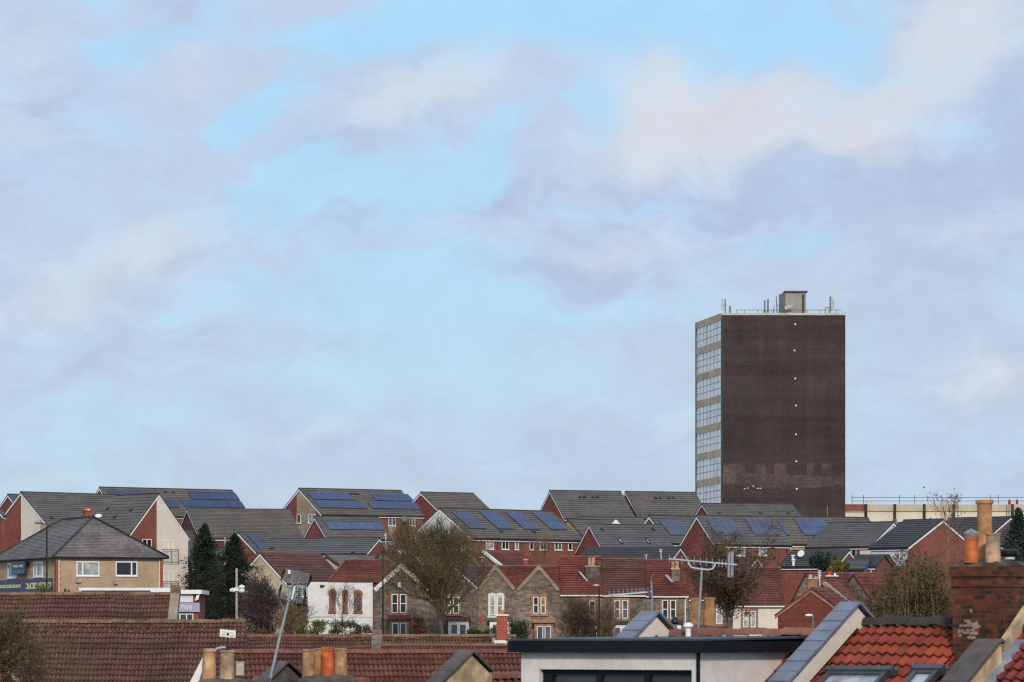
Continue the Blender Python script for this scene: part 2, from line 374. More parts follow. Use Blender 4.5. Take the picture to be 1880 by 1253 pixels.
Z = Vector((0, 0, 1))
def jit(k): return rnd.uniform(-k, k)
def courses(mb, O, U, V, lu, lv, step=0.33, rise=0.028, uv0=(0, 0), wob=0.012, trim=None):
    """flat interlocking tiles: every course is a strip that ends in a small step"""
    U, V = U.normalized(), V.normalized(); N = U.cross(V).normalized()
    if N.z < 0: N = -N
    n = max(1, round(lv / step)); st = lv / n; m = max(2, int(lu / 0.9))
    for k in range(n):
        v0, v1 = k * st, (k + 1) * st
        a, b, c, ua, ub, uc = [], [], [], [], [], []
        for i in range(m + 1):
            u = lu * i / m; w = jit(wob) if 0 < i < m else 0
            p = O + U * u
            a.append(p + V * v0 + N * 0.004); b.append(p + V * (v1 + w) + N * (rise + jit(wob * .4))); c.append(p + V * (v1 + w) + N * 0.0)
            ua.append((uv0[0] + u, k * step + .01)); ub.append((uv0[0] + u, (k + 1) * step - .01)); uc.append((uv0[0] + u, (k + 1) * step - .005))
        mb.strip([a, b, c], [ua, ub, uc])
def pantiles(mb, O, U, V, lu, lv, roll=0.15, course=0.3, amp=0.03, rise=0.035, k=6, tw=None, skew=0.0):
    """rolled clay tiles as real relief: rolls across, stepped courses down the slope"""
    U, V = U.normalized(), V.normalized(); N = U.cross(V).normalized()
    if N.z < 0: N = -N
    nr = max(1, round(lu / roll)); roll = lu / nr; n = max(1, round(lv / course)); st = lv / n
    def prof(t):                                  # S shaped roll: a flat pan and a round barrel
        t = (t + skew) % 1.0
        return amp * (math.sin(math.pi * (t / 0.55)) if t < 0.55 else -0.25 * math.sin(math.pi * (t - 0.55) / 0.45))
    tw_ = .2; m = nr * k
    wob = [jit(0.006) for _ in range(nr + 1)]
    for j in range(n):
        a, b, c, ua, ub, uc = [], [], [], [], [], []
        cj = [jit(0.012) for _ in range(nr + 1)]; hj = [jit(0.007) for _ in range(nr + 1)]
        for i in range(m + 1):
            u = i / k * roll; q = min(nr, i // k); h = prof(i / k); p = O + U * u + N * (wob[q] + .022 * math.sin(u * 1.1 + lu) + .014 * math.sin(u * 2.7 + lv))
            v0 = j * st; v1 = (j + 1) * st + cj[q]
            a.append(p + V * v0 + N * h); b.append(p + V * v1 + N * (h + rise + hj[q])); c.append(p + V * (v1 - 0.01) + N * (h - 0.01))
            q_ = i / k * tw_; ua.append((q_, j * .3 + .01)); ub.append((q_, (j + 1) * .3 - .02)); uc.append((q_, (j + 1) * .3 - .01))
        mb.strip([a, b, c], [ua, ub, uc])

class Face:
    """a vertical or sloping plane with its own local frame; pixels are met by the sight line"""
    def __init__(s, O, U, V, N): s.O, s.U, s.V, s.N = Vector(O), Vector(U).normalized(), Vector(V).normalized(), Vector(N).normalized()
    def at(s, px, py):
        d = hit(px, py, s.O, s.N) - s.O
        return d.dot(s.U), d.dot(s.V)
    def p(s, u, v, n=0.0): return s.O + s.U * u + s.V * v + s.N * n
    def rect(s, x0, y0, x1, y1):
        u0, v0 = s.at(x0, y0); u1, v1 = s.at(x1, y1)
        return min(u0, u1), min(v0, v1), max(u0, u1), max(v0, v1)
    def slab(s, mb, u0, v0, u1, v1, n0, n1):
        mb.prism([s.p(u0, v0, n0), s.p(u1, v0, n0), s.p(u1, v1, n0), s.p(u0, v1, n0)], s.N * (n1 - n0))
    def poly(s, mb, pts, n0, n1):
        mb.prism([s.p(u, v, n0) for u, v in pts], s.N * (n1 - n0))

GL = ['glass_dark', 'glass_dark', 'glass_blind', 'glass_grey']
def window(root, fc, x0, y0, x1, y1, cols=2, rows=1, frame='white_pvc', glass=None, fw=0.06, sill=True, local=False, name='window', split=None, n0=0.0, label=None):
    u0, v0, u1, v1 = (x0, y0, x1, y1) if local else fc.rect(x0, y0, x1, y1)
    w, h = u1 - u0, v1 - v0; fw = min(fw, w * 0.2, h * 0.2)
    a = MB(); g = MB(); n1 = n0 + 0.055
    fc.slab(a, u0, v0, u0 + fw, v1, n0, n1); fc.slab(a, u1 - fw, v0, u1, v1, n0, n1)
    fc.slab(a, u0 + fw, v0, u1 - fw, v0 + fw, n0, n1 - .001); fc.slab(a, u0 + fw, v1 - fw, u1 - fw, v1, n0, n1 - .001)
    xs = split if split else [i / cols for i in range(1, cols)]
    for t in xs:
        c = u0 + w * t; fc.slab(a, c - fw * .6, v0 + fw, c + fw * .6, v1 - fw, n0, n1 - .003)
    for j in range(1, rows):
        c = v0 + h * j / rows; fc.slab(a, u0 + fw, c - fw * .5, u1 - fw, c + fw * .5, n0, n1 - .005)
    if sill: fc.slab(a, u0 - 0.05, v0 - 0.06, u1 + 0.05, v0 - .002, n0, n0 + 0.1)
    o = a.build(name, frame, root)
    fc.slab(g, u0 + fw * .5, v0 + fw * .5, u1 - fw * .5, v1 - fw * .5, n0 - .01, n0 + 0.018)
    g.build('pane', glass or rnd.choice(GL), o)
    if label: o['label'] = label
    return o

class House:
    """gabled house from the picture of its near eave corner C, far gable corner column Dx, ridge row Ay,
    far ridge end column Bx, distance Y and the angle a its eave front is turned by (m=-1: turned the other way)"""
    def __init__(s, label, C, Dx, Ay, Bx, Y, a, m=1, wall='brick_red', roof='tile_grey', base=None, name='house', cat='house', group=None,
                 eo=0.22, go=0.1, barge='white_pvc', fascia='white_pvc', gutter=True, step=0.42, ridge='ridge_grey', far=True, steps=True, rise=0.04):
        a = R(a); s.m = m
        r = Vector((m * math.cos(a), math.sin(a), 0)); g = Vector((-m * math.sin(a), math.cos(a), 0))
        c = P(C[0], C[1], Y)
        k = (Dx - CX) / F; W = (k * c.y - c.x) / (g.x - k * g.y)
        M = c + g * W / 2; zr = ZC + (HZ - Ay) / F * M.y
        A = Vector((M.x, M.y, zr)); k = (Bx - CX) / F; L = (k * A.y - A.x) / (r.x - k * r.y)
        s.C, s.r, s.g, s.W, s.L, s.zr, s.ze = c, r, g, W, L, zr, c.z
        s.zb = (ground(c.y) - 0.6) if base is None else base
        s.A = A; D = c + g * W
        s.root = thing(name, (M + r * L / 2).to_2d().to_3d() + Z * s.zb, label, cat, group)
        s.slope = math.hypot(W / 2, zr - s.ze); dn = (-g * W / 2 - Z * (zr - s.ze)).normalized()
        db = (g * W / 2 - Z * (zr - s.ze)).normalized()
        s.eave = Face(c, r, Z, -g); s.gable = Face(c, g, Z, -r)
        nf = r.cross(dn); nf = nf if nf.z > 0 else -nf
        s.roofF = Face(A, r, dn, nf)
        w = MB(); b0 = Vector((c.x, c.y, s.zb)); d0 = Vector((D.x, D.y, s.zb))
        w.prism([b0, c, A, D, d0], r * L)
        s.wall = w.build('wall', wall, s.root)
        # roof slabs
        q = MB(); t = 0.09; lv = s.slope + eo
        nb = r.cross(db); nb = nb if nb.z > 0 else -nb
        s.nf = nf
        for (d, n) in ((dn, nf), (db, nb)):
            O = A - r * go + n * 0.015
            q.prism([O, O + r * (L + 2 * go), O + r * (L + 2 * go) + d * lv, O + d * lv], n * t)
        if steps: courses(q, A - r * (go + .01) + nf * (t + 0.02), r, dn, L + 2 * go + .02, lv + 0.02, step, rise)
        s.roof = q.build('roof', roof, s.root)
        rd = MB(); ap = A + Z * (t / max(0.3, nf.z) + 0.02)
        rd.tube([ap - r * (go + .03), ap + r * (L + go + .03)], 0.085, 6)
        rd.build('ridge_tiles', ridge, s.root)
        s.t = t
        if barge:
            for pos_, dirr in ((A, -r), (A + r * L, r)):
                if dirr is r and not far: continue
                bb = MB()
                for d in (dn, db):
                    O = pos_ + dirr * (go - 0.045)
                    bb.prism([O + Z * .01, O + d * lv, O + d * lv - Z * 0.19, O - Z * 0.2], dirr * 0.035)
                bb.build('bargeboard', barge, s.root)
        if fascia:
            fb = MB(); O = A + dn * (lv - 0.03) - Z * 0.21 - r * (go - .05)
            fb.box(O, r * (L + 2 * go - .1), Z * 0.2, s.g * 0.03)
            fb.build('fascia', fascia, s.root)
        if gutter:
            gb = MB(); O = A + dn * (lv + 0.03) - Z * 0.02 - r * go
            gb.tube([O, O + r * (L + 2 * go)], 0.055, 6); gb.build('gutter', 'black_metal', s.root)
    def win(s, x0, y0, x1, y1, face='e', **kw): return window(s.root, s.eave if face == 'e' else s.gable, x0, y0, x1, y1, **kw)
    def panel(s, face, pts, mat, name='wall_panel', n=0.03, local=False):
        fc = s.eave if face == 'e' else s.gable; mb = MB()
        if not local: pts = [fc.at(*q) for q in pts]
        fc.poly(mb, pts, -0.01, n); return mb.build(name, mat, s.root)
    def gable_panel(s, f0, f1, mat, name='render_panel', n=0.03):
        zt = lambda f: s.ze - s.C.z + (s.zr - s.ze) * (1 - abs(2 * f - 1))
        ff = [f0] + ([0.5] if f0 < 0.5 < f1 else []) + [f1]
        pts = [(f0 * s.W, s.zb - s.C.z + .1), (f1 * s.W, s.zb - s.C.z + .1)] + [(f * s.W, zt(f) - 0.02) for f in reversed(ff)]
        return s.panel('g', pts, mat, name, n, True)
    def pv(s, x0, y0, x1, y1, nu, nv, mat='pv_blue'):
        u0, v0 = s.roofF.at(x0, y0); u1, v1 = s.roofF.at(x1, y1)
        h = s.t + 0.1; k = 0
        # (x0,y0) top left, (x1,y1) bottom right, both measured along the slope
        pu, pv_ = (u1 - u0) / nu, (v1 - v0) / nv
        for i in range(nu):
            for j in range(nv):
                mb = MB(); s.roofF.slab(mb, u0 + pu * i + .012, v0 + pv_ * j + .012, u0 + pu * (i + 1) - .012, v0 + pv_ * (j + 1) - .012, h, h + 0.035)
                mb.build('solar_panel', mat, s.root)
        rl = MB()
        for j in range(nv):
            for q in (.25, .75):
                v = v0 + pv_ * (j + q); s.roofF.slab(rl, u0, v - .02, u1, v + .02, s.t + .03, h)
        rl.build('mounting_rail', 'alu', s.root)
    def vent(s, px, py, w=0.3, h=0.25):
        u, v = s.roofF.at(px, py); mb = MB(); fc = s.roofF; n = s.t + .02
        mb.prism([fc.p(u - w / 2, v - h, n), fc.p(u - w / 2, v + h, n), fc.p(u - w / 2, v + h, n + 0.13), fc.p(u - w / 2, v + h * .3, n + 0.13)], fc.U * w)
        mb.build('roof_vent', 'black_tile', s.root)
    def skylight(s, x0, y0, x1, y1, glass='glass_sky', frame='black_metal'):
        u0, v0 = s.roofF.at(x0, y0); u1, v1 = s.roofF.at(x1, y1); fc = s.roofF; n = s.t + .02
        mb = MB(); f = .07
        fc.slab(mb, u0, v0, u1, v0 + f * 1.4, n, n + .1); fc.slab(mb, u0, v1 - f * 1.4, u1, v1, n, n + .095)
        fc.slab(mb, u0, v0 + f, u0 + f, v1 - f, n, n + .097); fc.slab(mb, u1 - f, v0 + f, u1, v1 - f, n, n + .097)
        o = mb.build('skylight', frame, s.root)
        g = MB(); fc.slab(g, u0 + f * .5, v0 + f * .5, u1 - f * .5, v1 - f * .5, n, n + .06); g.build('pane', glass, o)
    def drain(s, px, y0=None, mat='black_metal', face='e'):
        fc = s.eave if face == 'e' else s.gable
        u, v = fc.at(px, s.C_y(px) if y0 is None else y0); mb = MB()
        mb.tube([fc.p(u, -0.1, .08), fc.p(u, s.zb - s.C.z, .08)], 0.045, 6); mb.build('downpipe', mat, s.root)
    def C_y(s, px): return HZ - (s.C.z - ZC) / s.C.y * F

# ------------------------------------------------------------------ camera, light, sky
SUN_AZ, SUN_EL = 5.0, 27.0            # sun behind the camera to its right, soft through cloud
def sky_world():
    w = bpy.data.worlds.new('World'); SC.world = w; w.use_nodes = True
    nt = w.node_tree; nt.nodes.clear()
    out = nd(nt, 'ShaderNodeOutputWorld'); bg = nd(nt, 'ShaderNodeBackground'); bg.inputs[1].default_value = 0.1
    nt.links.new(bg.outputs[0], out.inputs[0])
    sky = nd(nt, 'ShaderNodeTexSky'); sky.sky_type = 'NISHITA'; sky.sun_disc = False
    sky.sun_elevation = R(SUN_EL); sky.sun_rotation = R(180 - SUN_AZ); sky.air_density = 1.0; sky.dust_density = 0.6; sky.ozone_density = 1.5
    tc = nd(nt, 'ShaderNodeTexCoord'); s = nd(nt, 'ShaderNodeSeparateXYZ'); nt.links.new(tc.outputs['Generated'], s.inputs[0])
    # direction on the sky in degrees east of north and above the horizon
    y = math_n(nt, 'MAXIMUM', math_n(nt, 'ABSOLUTE', s.outputs[1]), 0.02)
    K = 7.05
    u = math_n(nt, 'MULTIPLY', math_n(nt, 'DIVIDE', s.outputs[0], y), K)
    v = math_n(nt, 'MULTIPLY', math_n(nt, 'DIVIDE', s.outputs[2], y), K)
    cb = nd(nt, 'ShaderNodeCombineXYZ'); nt.links.new(u, cb.inputs[0]); nt.links.new(v, cb.inputs[1])
    def warp(vec, scale, amt, detail=3):
        n = nd(nt, 'ShaderNodeTexNoise'); n.inputs['Scale'].default_value = scale; n.inputs['Detail'].default_value = detail; nt.links.new(vec, n.inputs['Vector'])
        a = nd(nt, 'ShaderNodeVectorMath', operation='SUBTRACT'); nt.links.new(n.outputs[1], a.inputs[0]); a.inputs[1].default_value = (.5, .5, .5)
        k = nd(nt, 'ShaderNodeVectorMath', operation='SCALE'); nt.links.new(a.outputs[0], k.inputs[0]); k.inputs['Scale'].default_value = amt
        ad = nd(nt, 'ShaderNodeVectorMath', operation='ADD'); nt.links.new(vec, ad.inputs[0]); nt.links.new(k.outputs[0], ad.inputs[1]); return ad.outputs[0]
    wv = warp(warp(cb.outputs[0], 3.6, 0.17, 2), 10.0, 0.08, 4)
    # node group: a soft elliptical bank of cloud (or gap) on the sky
    g = bpy.data.node_groups.new('cloud_bank', 'ShaderNodeTree')
    for nme, t in (('Vector', 'NodeSocketVector'), ('Centre', 'NodeSocketVector'), ('Size', 'NodeSocketVector'), ('Turn', 'NodeSocketFloat'), ('Amount', 'NodeSocketFloat')):
        g.interface.new_socket(nme, in_out='INPUT', socket_type=t)
    g.interface.new_socket('Value', in_out='OUTPUT', socket_type='NodeSocketFloat')
    gi = g.nodes.new('NodeGroupInput'); go = g.nodes.new('NodeGroupOutput')
    a = g.nodes.new('ShaderNodeVectorMath'); a.operation = 'SUBTRACT'; g.links.new(gi.outputs[0], a.inputs[0]); g.links.new(gi.outputs[1], a.inputs[1])
    rt = g.nodes.new('ShaderNodeVectorRotate'); rt.rotation_type = 'Z_AXIS'; g.links.new(a.outputs[0], rt.inputs['Vector']); g.links.new(gi.outputs[3], rt.inputs['Angle'])
    dv = g.nodes.new('ShaderNodeVectorMath'); dv.operation = 'DIVIDE'; g.links.new(rt.outputs[0], dv.inputs[0]); g.links.new(gi.outputs[2], dv.inputs[1])
    dt = g.nodes.new('ShaderNodeVectorMath'); dt.operation = 'DOT_PRODUCT'; g.links.new(dv.outputs[0], dt.inputs[0]); g.links.new(dv.outputs[0], dt.inputs[1])
    m1 = g.nodes.new('ShaderNodeMath'); m1.operation = 'MULTIPLY'; g.links.new(dt.outputs['Value'], m1.inputs[0]); m1.inputs[1].default_value = -1
    m2 = g.nodes.new('ShaderNodeMath'); m2.operation = 'EXPONENT'; g.links.new(m1.outputs[0], m2.inputs[0])
    m3 = g.nodes.new('ShaderNodeMath'); m3.operation = 'MULTIPLY'; g.links.new(m2.outputs[0], m3.inputs[0]); g.links.new(gi.outputs[4], m3.inputs[1])
    g.links.new(m3.outputs[0], go.inputs[0])
    def field(blobs, base, nz_scale, nz_amt, stretch=(1, 1.25, 1), seed=0.0):
        mp = nd(nt, 'ShaderNodeMapping'); nt.links.new(wv, mp.inputs['Vector']); mp.inputs['Scale'].default_value = stretch; mp.inputs['Location'].default_value = (seed, seed * .7, 0); mp.inputs['Rotation'].default_value = (0, 0, R(-20))
        tot = math_n(nt, 'MULTIPLY_ADD', math_n(nt, 'SUBTRACT', noise(nt, nz_scale, 5, mp.outputs[0], 0.58), 0.5), nz_amt, base)
        for x, yy, rx, ry, ang, amt in blobs:
            b = nt.nodes.new('ShaderNodeGroup'); b.node_tree = g; nt.links.new(wv, b.inputs[0])
            b.inputs[1].default_value = ((x - CX) / 1000, (HZ - yy) / 1000, 0); b.inputs[2].default_value = (rx / 1000, ry / 1000, 1); b.inputs[3].default_value = R(-ang); b.inputs[4].default_value = amt
            tot = math_n(nt, 'ADD', tot, b.outputs[0])
        return tot
    gaps = field(GAPS, 0.03, 2.4, 1.6, seed=1.3)
    lite = field(LIGHTS, -0.20, 2.0, 1.5, seed=4.1)
    dark = field(SHADES, -0.22, 1.7, 1.4, seed=7.7)
    # clear sky from the Sky Texture, tinted to the hazy winter blue of this day
    vv = ramp(nt, v, 0.0, 1.25)
    blue = mix(nt, 0.85, sky.outputs[0], mix(nt, vv, BLUE_LOW, BLUE_HIGH))
    # fine wisps in the thin cloud
    mp = nd(nt, 'ShaderNodeMapping'); nt.links.new(wv, mp.inputs['Vector']); mp.inputs['Scale'].default_value = (1, 1.9, 1); mp.inputs['Rotation'].default_value = (0, 0, R(-28))
    w1 = noise(nt, 6.0, 7, mp.outputs[0], 0.64); wz = math_n(nt, 'SUBTRACT', w1, 0.5)
    mid = mix(nt, ramp(nt, v, 0.2, 0.9), CL_LOW, CL_MID)
    c = mix(nt, ramp(nt, math_n(nt, 'MULTIPLY_ADD', wz, -0.9, dark), -0.2, 1.05), mid, CL_DARK)
    c = mix(nt, ramp(nt, math_n(nt, 'MULTIPLY_ADD', wz, 1.5, lite), -0.05, 0.95), c, CL_LIGHT)
    f = ramp(nt, math_n(nt, 'MULTIPLY_ADD', wz, 1.5, gaps), -0.15, 0.9, 0.0, 0.97)
    col = mix(nt, f, c, blue)
    k = ramp(nt, w1, 0.25, 0.75, 0.955, 1.035); kc = nd(nt, 'ShaderNodeCombineColor'); [nt.links.new(k, kc.inputs[i]) for i in range(3)]
    col = mix(nt, 1.0, col, kc.outputs[0], 'MULTIPLY')
    nt.links.new(col, bg.inputs[0])
K10 = 10.0
def lin(r, g, b):
    return tuple(((x / 255) / 12.92 if x / 255 <= .04045 else ((x / 255 + .055) / 1.055) ** 2.4) * K10 for x in (r, g, b)) + (1,)
CL_MID, CL_LOW, CL_DARK, CL_LIGHT = lin(194, 209, 232), lin(192, 209, 230), lin(183, 198, 227), lin(215, 220, 231)
BLUE_LOW, BLUE_HIGH = lin(187, 215, 237), lin(174, 221, 255)
# banks of cloud and gaps between them: place on the sky, half sizes, turn, strength
GAPS = [(1150, -10, 270, 85, 0, 1.3), (990, 75, 90, 55, 0, .7), (1440, 70, 120, 55, 10, 1.0), (1130, 80, 80, 50, 0, .6), (800, 35, 200, 40, 5, .8), (640, 60, 150, 45, 0, .5), (215, 112, 80, 55, 30, .55),
        (320, 65, 120, 40, 20, .5), (520, 165, 120, 45, 30, .8), (470, 205, 90, 28, 15, .7), (520, 330, 140, 55, 15, .95), (660, 300, 120, 40, 10, .6), (790, 340, 100, 42, 15, 1.0), (880, 280, 60, 50, 40, .7),
        (930, 235, 60, 35, 30, .5), (1080, 190, 55, 45, 30, .55), (1100, 245, 40, 40, 0, .45), (1465, 445, 105, 28, 0, .95), (1120, 372, 120, 20, 0, .5), (650, 520, 230, 60, 8, .75), (760, 640, 260, 90, 10, .7),
        (560, 720, 200, 80, 10, .5), (1000, 580, 240, 40, 0, .55), (300, 780, 280, 90, 0, .35), (900, 720, 200, 60, 20, .4), (1180, 570, 90, 30, 0, .35), (100, 870, 320, 70, 0, .3), (1600, 620, 200, 40, 0, .25), (330, 560, 160, 40, 10, .25)]
LIGHTS = [(1190, 190, 120, 95, 15, 1.15), (1330, 190, 170, 85, 0, .9), (1790, 40, 190, 90, 15, 1.2), (1630, 150, 170, 80, 20, .8), (1480, 230, 190, 75, 0, .9), (770, 160, 150, 75, 8, 1.0), (870, 80, 100, 50, 0, .6), (900, 150, 80, 40, 0, .5),
          (330, 130, 100, 50, 25, .6), (60, 110, 130, 130, 0, .7), (30, 265, 100, 45, 0, .6), (190, 480, 260, 70, 15, .55), (330, 395, 150, 50, 20, .7), (240, 570, 220, 50, 0, .45), (1790, 715, 180, 60, 0, .5), (1160, 270, 110, 50, 0, .5),
          (1080, 470, 180, 40, 0, .5), (1830, 420, 140, 50, 0, .5), (560, 800, 200, 40, 0, .35), (1380, 420, 120, 40, 0, .3), (720, 400, 120, 30, 0, .4), (1200, 780, 200, 60, 0, .3)]
SHADES = [(1480, 365, 380, 60, 0, 1.1), (1250, 350, 160, 50, 0, .6), (1850, 220, 100, 100, 0, 1.0), (1720, 320, 250, 70, 10, 1.0), (690, 235, 190, 35, 12, .7), (560, 275, 70, 30, 0, .6), (90, 215, 140, 45, 0, .6), (630, 370, 70, 60, 35, .9),
          (900, 345, 140, 60, 20, .65), (1050, 520, 280, 40, 0, .8), (1750, 500, 220, 60, 0, .7), (60, 330, 170, 55, 0, .6), (330, 640, 300, 60, 10, .5), (560, 400, 160, 40, 20, .5), (1150, 860, 600, 60, 0, .4), (340, 10, 160, 30, 0, .6), (400, 45, 90, 35, 0, .5),
          (785, 100, 45, 35, 0, .8), (1600, 590, 220, 60, 0, .4), (800, 215, 60, 40, 0, .5), (1650, 700, 100, 60, 0, .3), (290, 460, 90, 30, 10, .5), (280, 270, 120, 40, 0, .4)]
sky_world()

cam = bpy.data.cameras.new('camera'); co = bpy.data.objects.new('camera', cam); COL.objects.link(co)
co.location = (0, 0, ZC); co.rotation_euler = (R(90), 0, 0)
cam.sensor_width = 36; cam.sensor_fit = 'HORIZONTAL'; cam.lens = F / 1880 * 36; cam.shift_x = 0.0; cam.shift_y = (HZ - 626.5) / 1880
cam.clip_start = 1; cam.clip_end = 20000
cam.dof.use_dof = True; cam.dof.focus_distance = 360; cam.dof.aperture_fstop = 6.3
SC.camera = co
sl = bpy.data.lights.new('sun', 'SUN'); so = bpy.data.objects.new('sun', sl); COL.objects.link(so)
sl.energy = 2.35; sl.angle = R(6); sl.color = (1, 0.9, 0.77)
sd = Vector((math.sin(R(SUN_AZ)) * math.cos(R(SUN_EL)), -math.cos(R(SUN_AZ)) * math.cos(R(SUN_EL)), math.sin(R(SUN_EL))))
so.rotation_euler = sd.to_track_quat('Z', 'Y').to_euler(); so.location = (60, -60, 90)
SC.view_settings.view_transform = 'Standard'; SC.view_settings.look = 'None'; SC.view_settings.gamma = 1; SC.view_settings.exposure = 0.0

# ------------------------------------------------------------------ ground
gm = MB(); ys = [-60, 0, 40, 60, 90, 120, 160, 200, 245, 290, 305, 320, 335, 350, 375, 400, 435, 470, 550, 700, 1500, 5000]
gm.strip([[Vector((x, yy, ground(yy))) for x in (-2500, -400, -150, -60, 0, 60, 150, 400, 2500)] for yy in ys])
struct(gm.build('ground', 'ground_grass'))
cy = SC.cycles
cy.max_bounces = 4; cy.diffuse_bounces = 2; cy.glossy_bounces = 2; cy.transmission_bounces = 2; cy.transparent_max_bounces = 4
cy.use_adaptive_sampling = True; cy.adaptive_threshold = 0.02; cy.use_denoising = False; cy.filter_width = 1.25
SC.world.cycles.sampling_method = 'MANUAL'; SC.world.cycles.sample_map_resolution = 256

# ------------------------------------------------------------------ new-build houses on the hill
GRP = 'new brick houses with grey tiled roofs on the hill'
# far left cluster
h = House('grey roofed house tip just left of the half rendered gable, at the picture edge', (60, 965), -28, 910, 60, 404, 30, roof='tile_grey_cool', far=False)
h = House('red brick house corner with a white verge cut by the left picture edge', (5, 947), -74, 905, -32, 374, 40, roof='tile_grey_cool', base=6)
h1 = House('grey roofed house with a half brick, half cream gable above the hipped roof', (87, 964), -8, 906, 219, 392, 40, roof='tile_grey', far=False)
h1.gable_panel(0.0, 0.5, 'render_cream'); h1.gable_panel(0.0, 0.13, 'stone_buff', 'stone_panel', 0.045); h1.vent(93, 953)
h1b = House('tall grey roofed house with half brick, half cream gable and railed glass doors', (236, 985), 345, 909, 216, 386, 47, m=-1, roof='tile_grey', far=False)
h1b.gable_panel(0.47, 1.0, 'render_cream')
h1b.vent(200, 935); h1b.vent(214, 950); h1b.vent(243, 938)
h1b.win(261, 990, 278, 1007, 'g', glass='glass_dark')
for y0, y1 in ((992, 1031), (1049, 1090)):
    h1b.win(300, y0, 318, y1, 'g', cols=2, glass='glass_teal', fw=.075, name='glass_door', sill=False)
    u0, v0, u1, v1 = h1b.gable.rect(297, y1 - 22, 324, y1 + 2); fc = h1b.gable; mb = MB(); n = .35
    for v in (v0, v1): mb.tube([fc.p(u0, v, .05), fc.p(u0, v, n), fc.p(u1, v, n), fc.p(u1, v, .05)], .025, 4)
    for i in range(13): mb.tube([fc.p(u0 + (u1 - u0) * i / 12, v0, n), fc.p(u0 + (u1 - u0) * i / 12, v1, n)], .03 if i in (0, 6, 12) else .008, 4)
    mb.build('balcony_railing', 'black_metal', h1b.root)
h2 = House('long grey roof with two solar arrays on the skyline, farthest to the left', (216, 946), 152, 897, 425, 432, 33, roof='tile_grey_warm')
h2.pv(343, 906, 440, 921, 7, 1); h2.pv(330, 921, 450, 935.5, 8, 1); h2.pv(196, 904, 280, 920, 6, 1); h2.pv(292, 919, 330, 935, 3, 1)
h2.vent(302, 905); h2.vent(317, 906)
h3 = House('plain grey roof with a narrow dark brick gable below the skyline arrays', (367, 988), 322, 936.5, 529, 397, 14, roof='tile_grey_warm', wall='brick_dark_red')
h3b = House('grey roof behind the two conifers, lower than the plain grey roof', (353, 1042), 318, 977, 482, 392, 11, roof='tile_grey_cool', wall='brick_dark_red', barge=None)
h4 = House('small brick gabled house behind the conifers with a solar panel on its roof', (470, 1014), 408, 980, 487, 372, 33, roof='tile_grey_cool')
h4.pv(452, 985, 490, 1013, 2, 2)
h5 = House('low broad grey roof ending in a small brick gable with white verges', (673, 1016), 717, 990, 498, 362, 24, m=-1, roof='tile_grey_cool', far=False)
h5.vent(500, 1009); h5.vent(650, 1016)
hA = House('grey roofed house with brick and stone gable and two big blue solar arrays', (590, 944), 511, 899, 735, 418, 31, roof='tile_grey_warm')
hA.gable_panel(0.14, 0.56, 'stone_buff', 'stone_panel')
hA.win(546, 945, 553, 961, 'g', cols=1, glass='glass_grey', n0=.035); hA.win(567, 945, 580, 961, 'g', n0=.035)
hA.pv(562, 906.5, 652, 921.5, 6, 1); hA.pv(575, 921.8, 674, 937, 7, 1); hA.pv(678, 909, 760, 923.6, 6, 1); hA.pv(672, 924, 772, 938.5, 8, 1)
for x in (642, 649, 655): hA.vent(x, 909)
for x0, x1 in ((612, 619), (648, 656), (674, 681), (690, 695)): hA.win(x0, 948, x1, 954, cols=1, sill=False)
for x0, x1 in ((713, 726), (751, 762)):
    hA.win(x0, 949, x1, 966, cols=2, glass='glass_grey'); hA.panel('e', [(x0, 967), (x1, 967), (x1, 1000), (x0, 1000)], 'stone_buff', 'stone_panel')
h6 = House('low house with one row of solar panels and a plain brick gable', (601, 989), 556, 951, 693, 380, 24, roof='tile_grey')
h6.pv(596, 961, 706, 976.5, 7, 1, 'pv_mid')
h6.win(715, 993, 722, 999, cols=1)
mb = MB(); u, v = hA.eave.at(739, 954); q = hA.eave.p(u, v, .35); mb.lathe(Vector((0, 0, 0)), [(.36, .12), (.24, .04), (0, 0)], 14); mt = Matrix.Translation(q) @ Matrix.Rotation(R(70), 4, 'X') @ Matrix.Rotation(R(25), 4, 'Y'); mb.v = [mt @ p for p in mb.v]; mb.tube([q, hA.eave.p(u, v, 0)], .03, 4); mb.build('satellite_dish', 'steel_grey', hA.root)
hB = House('grey roofed house standing behind the ivy covered white gable, brick verge to its left', (812, 944), 736, 906, 868, 428, 31, roof='tile_grey_warm')
hC = House('house with a white and stone gable and four square solar arrays', (866, 987.5), 751, 936, 1011, 356, 41, roof='tile_grey_warm')
hC.gable_panel(0.34, 1.0, 'render_white'); hC.gable_panel(0.0, 0.34, 'stone_buff', 'stone_panel', .035)
hC.win(770, 992, 778, 1008, 'g', n0=.04, glass='glass_dark')
for x0, x1 in ((827, 893), (878, 945), (926, 991), (975, 1041)): hC.pv(x0, 942.5 + (x0 - 827) * .013, x1, 974.5 + (x0 - 827) * .013, 4, 2)
for x0, x1 in ((892, 906), (921, 934), (945, 952), (972, 979), (991, 1004), (1018, 1031), (1043, 1050)): hC.win(x0, 991 + (x0 - 892) * .013, x1, 1009 + (x0 - 892) * .013, cols=1 if x1 - x0 < 9 else 2)
hC.drain(913); hC.vent(918, 978); hC.vent(978, 979)
hC2 = House('house with a pale stone verge just right of the four square arrays', (1074, 990), 1014, 956, 1105, 368, 40, roof='tile_grey', wall='stone_buff', barge=None)
hD = House('plain grey roof on the skyline with four small vents, brick gable to its left', (1036, 951), 985, 903, 1138, 430, 21, roof='tile_grey')
for x in (1064, 1072, 1088, 1096): hD.vent(x, 914.5)
hE = House('plain grey roof on the skyline touching the tower, with a thin dark gable', (1175, 952), 1124, 905, 1275, 436, 20, roof='tile_grey', wall='brick_dark_red')
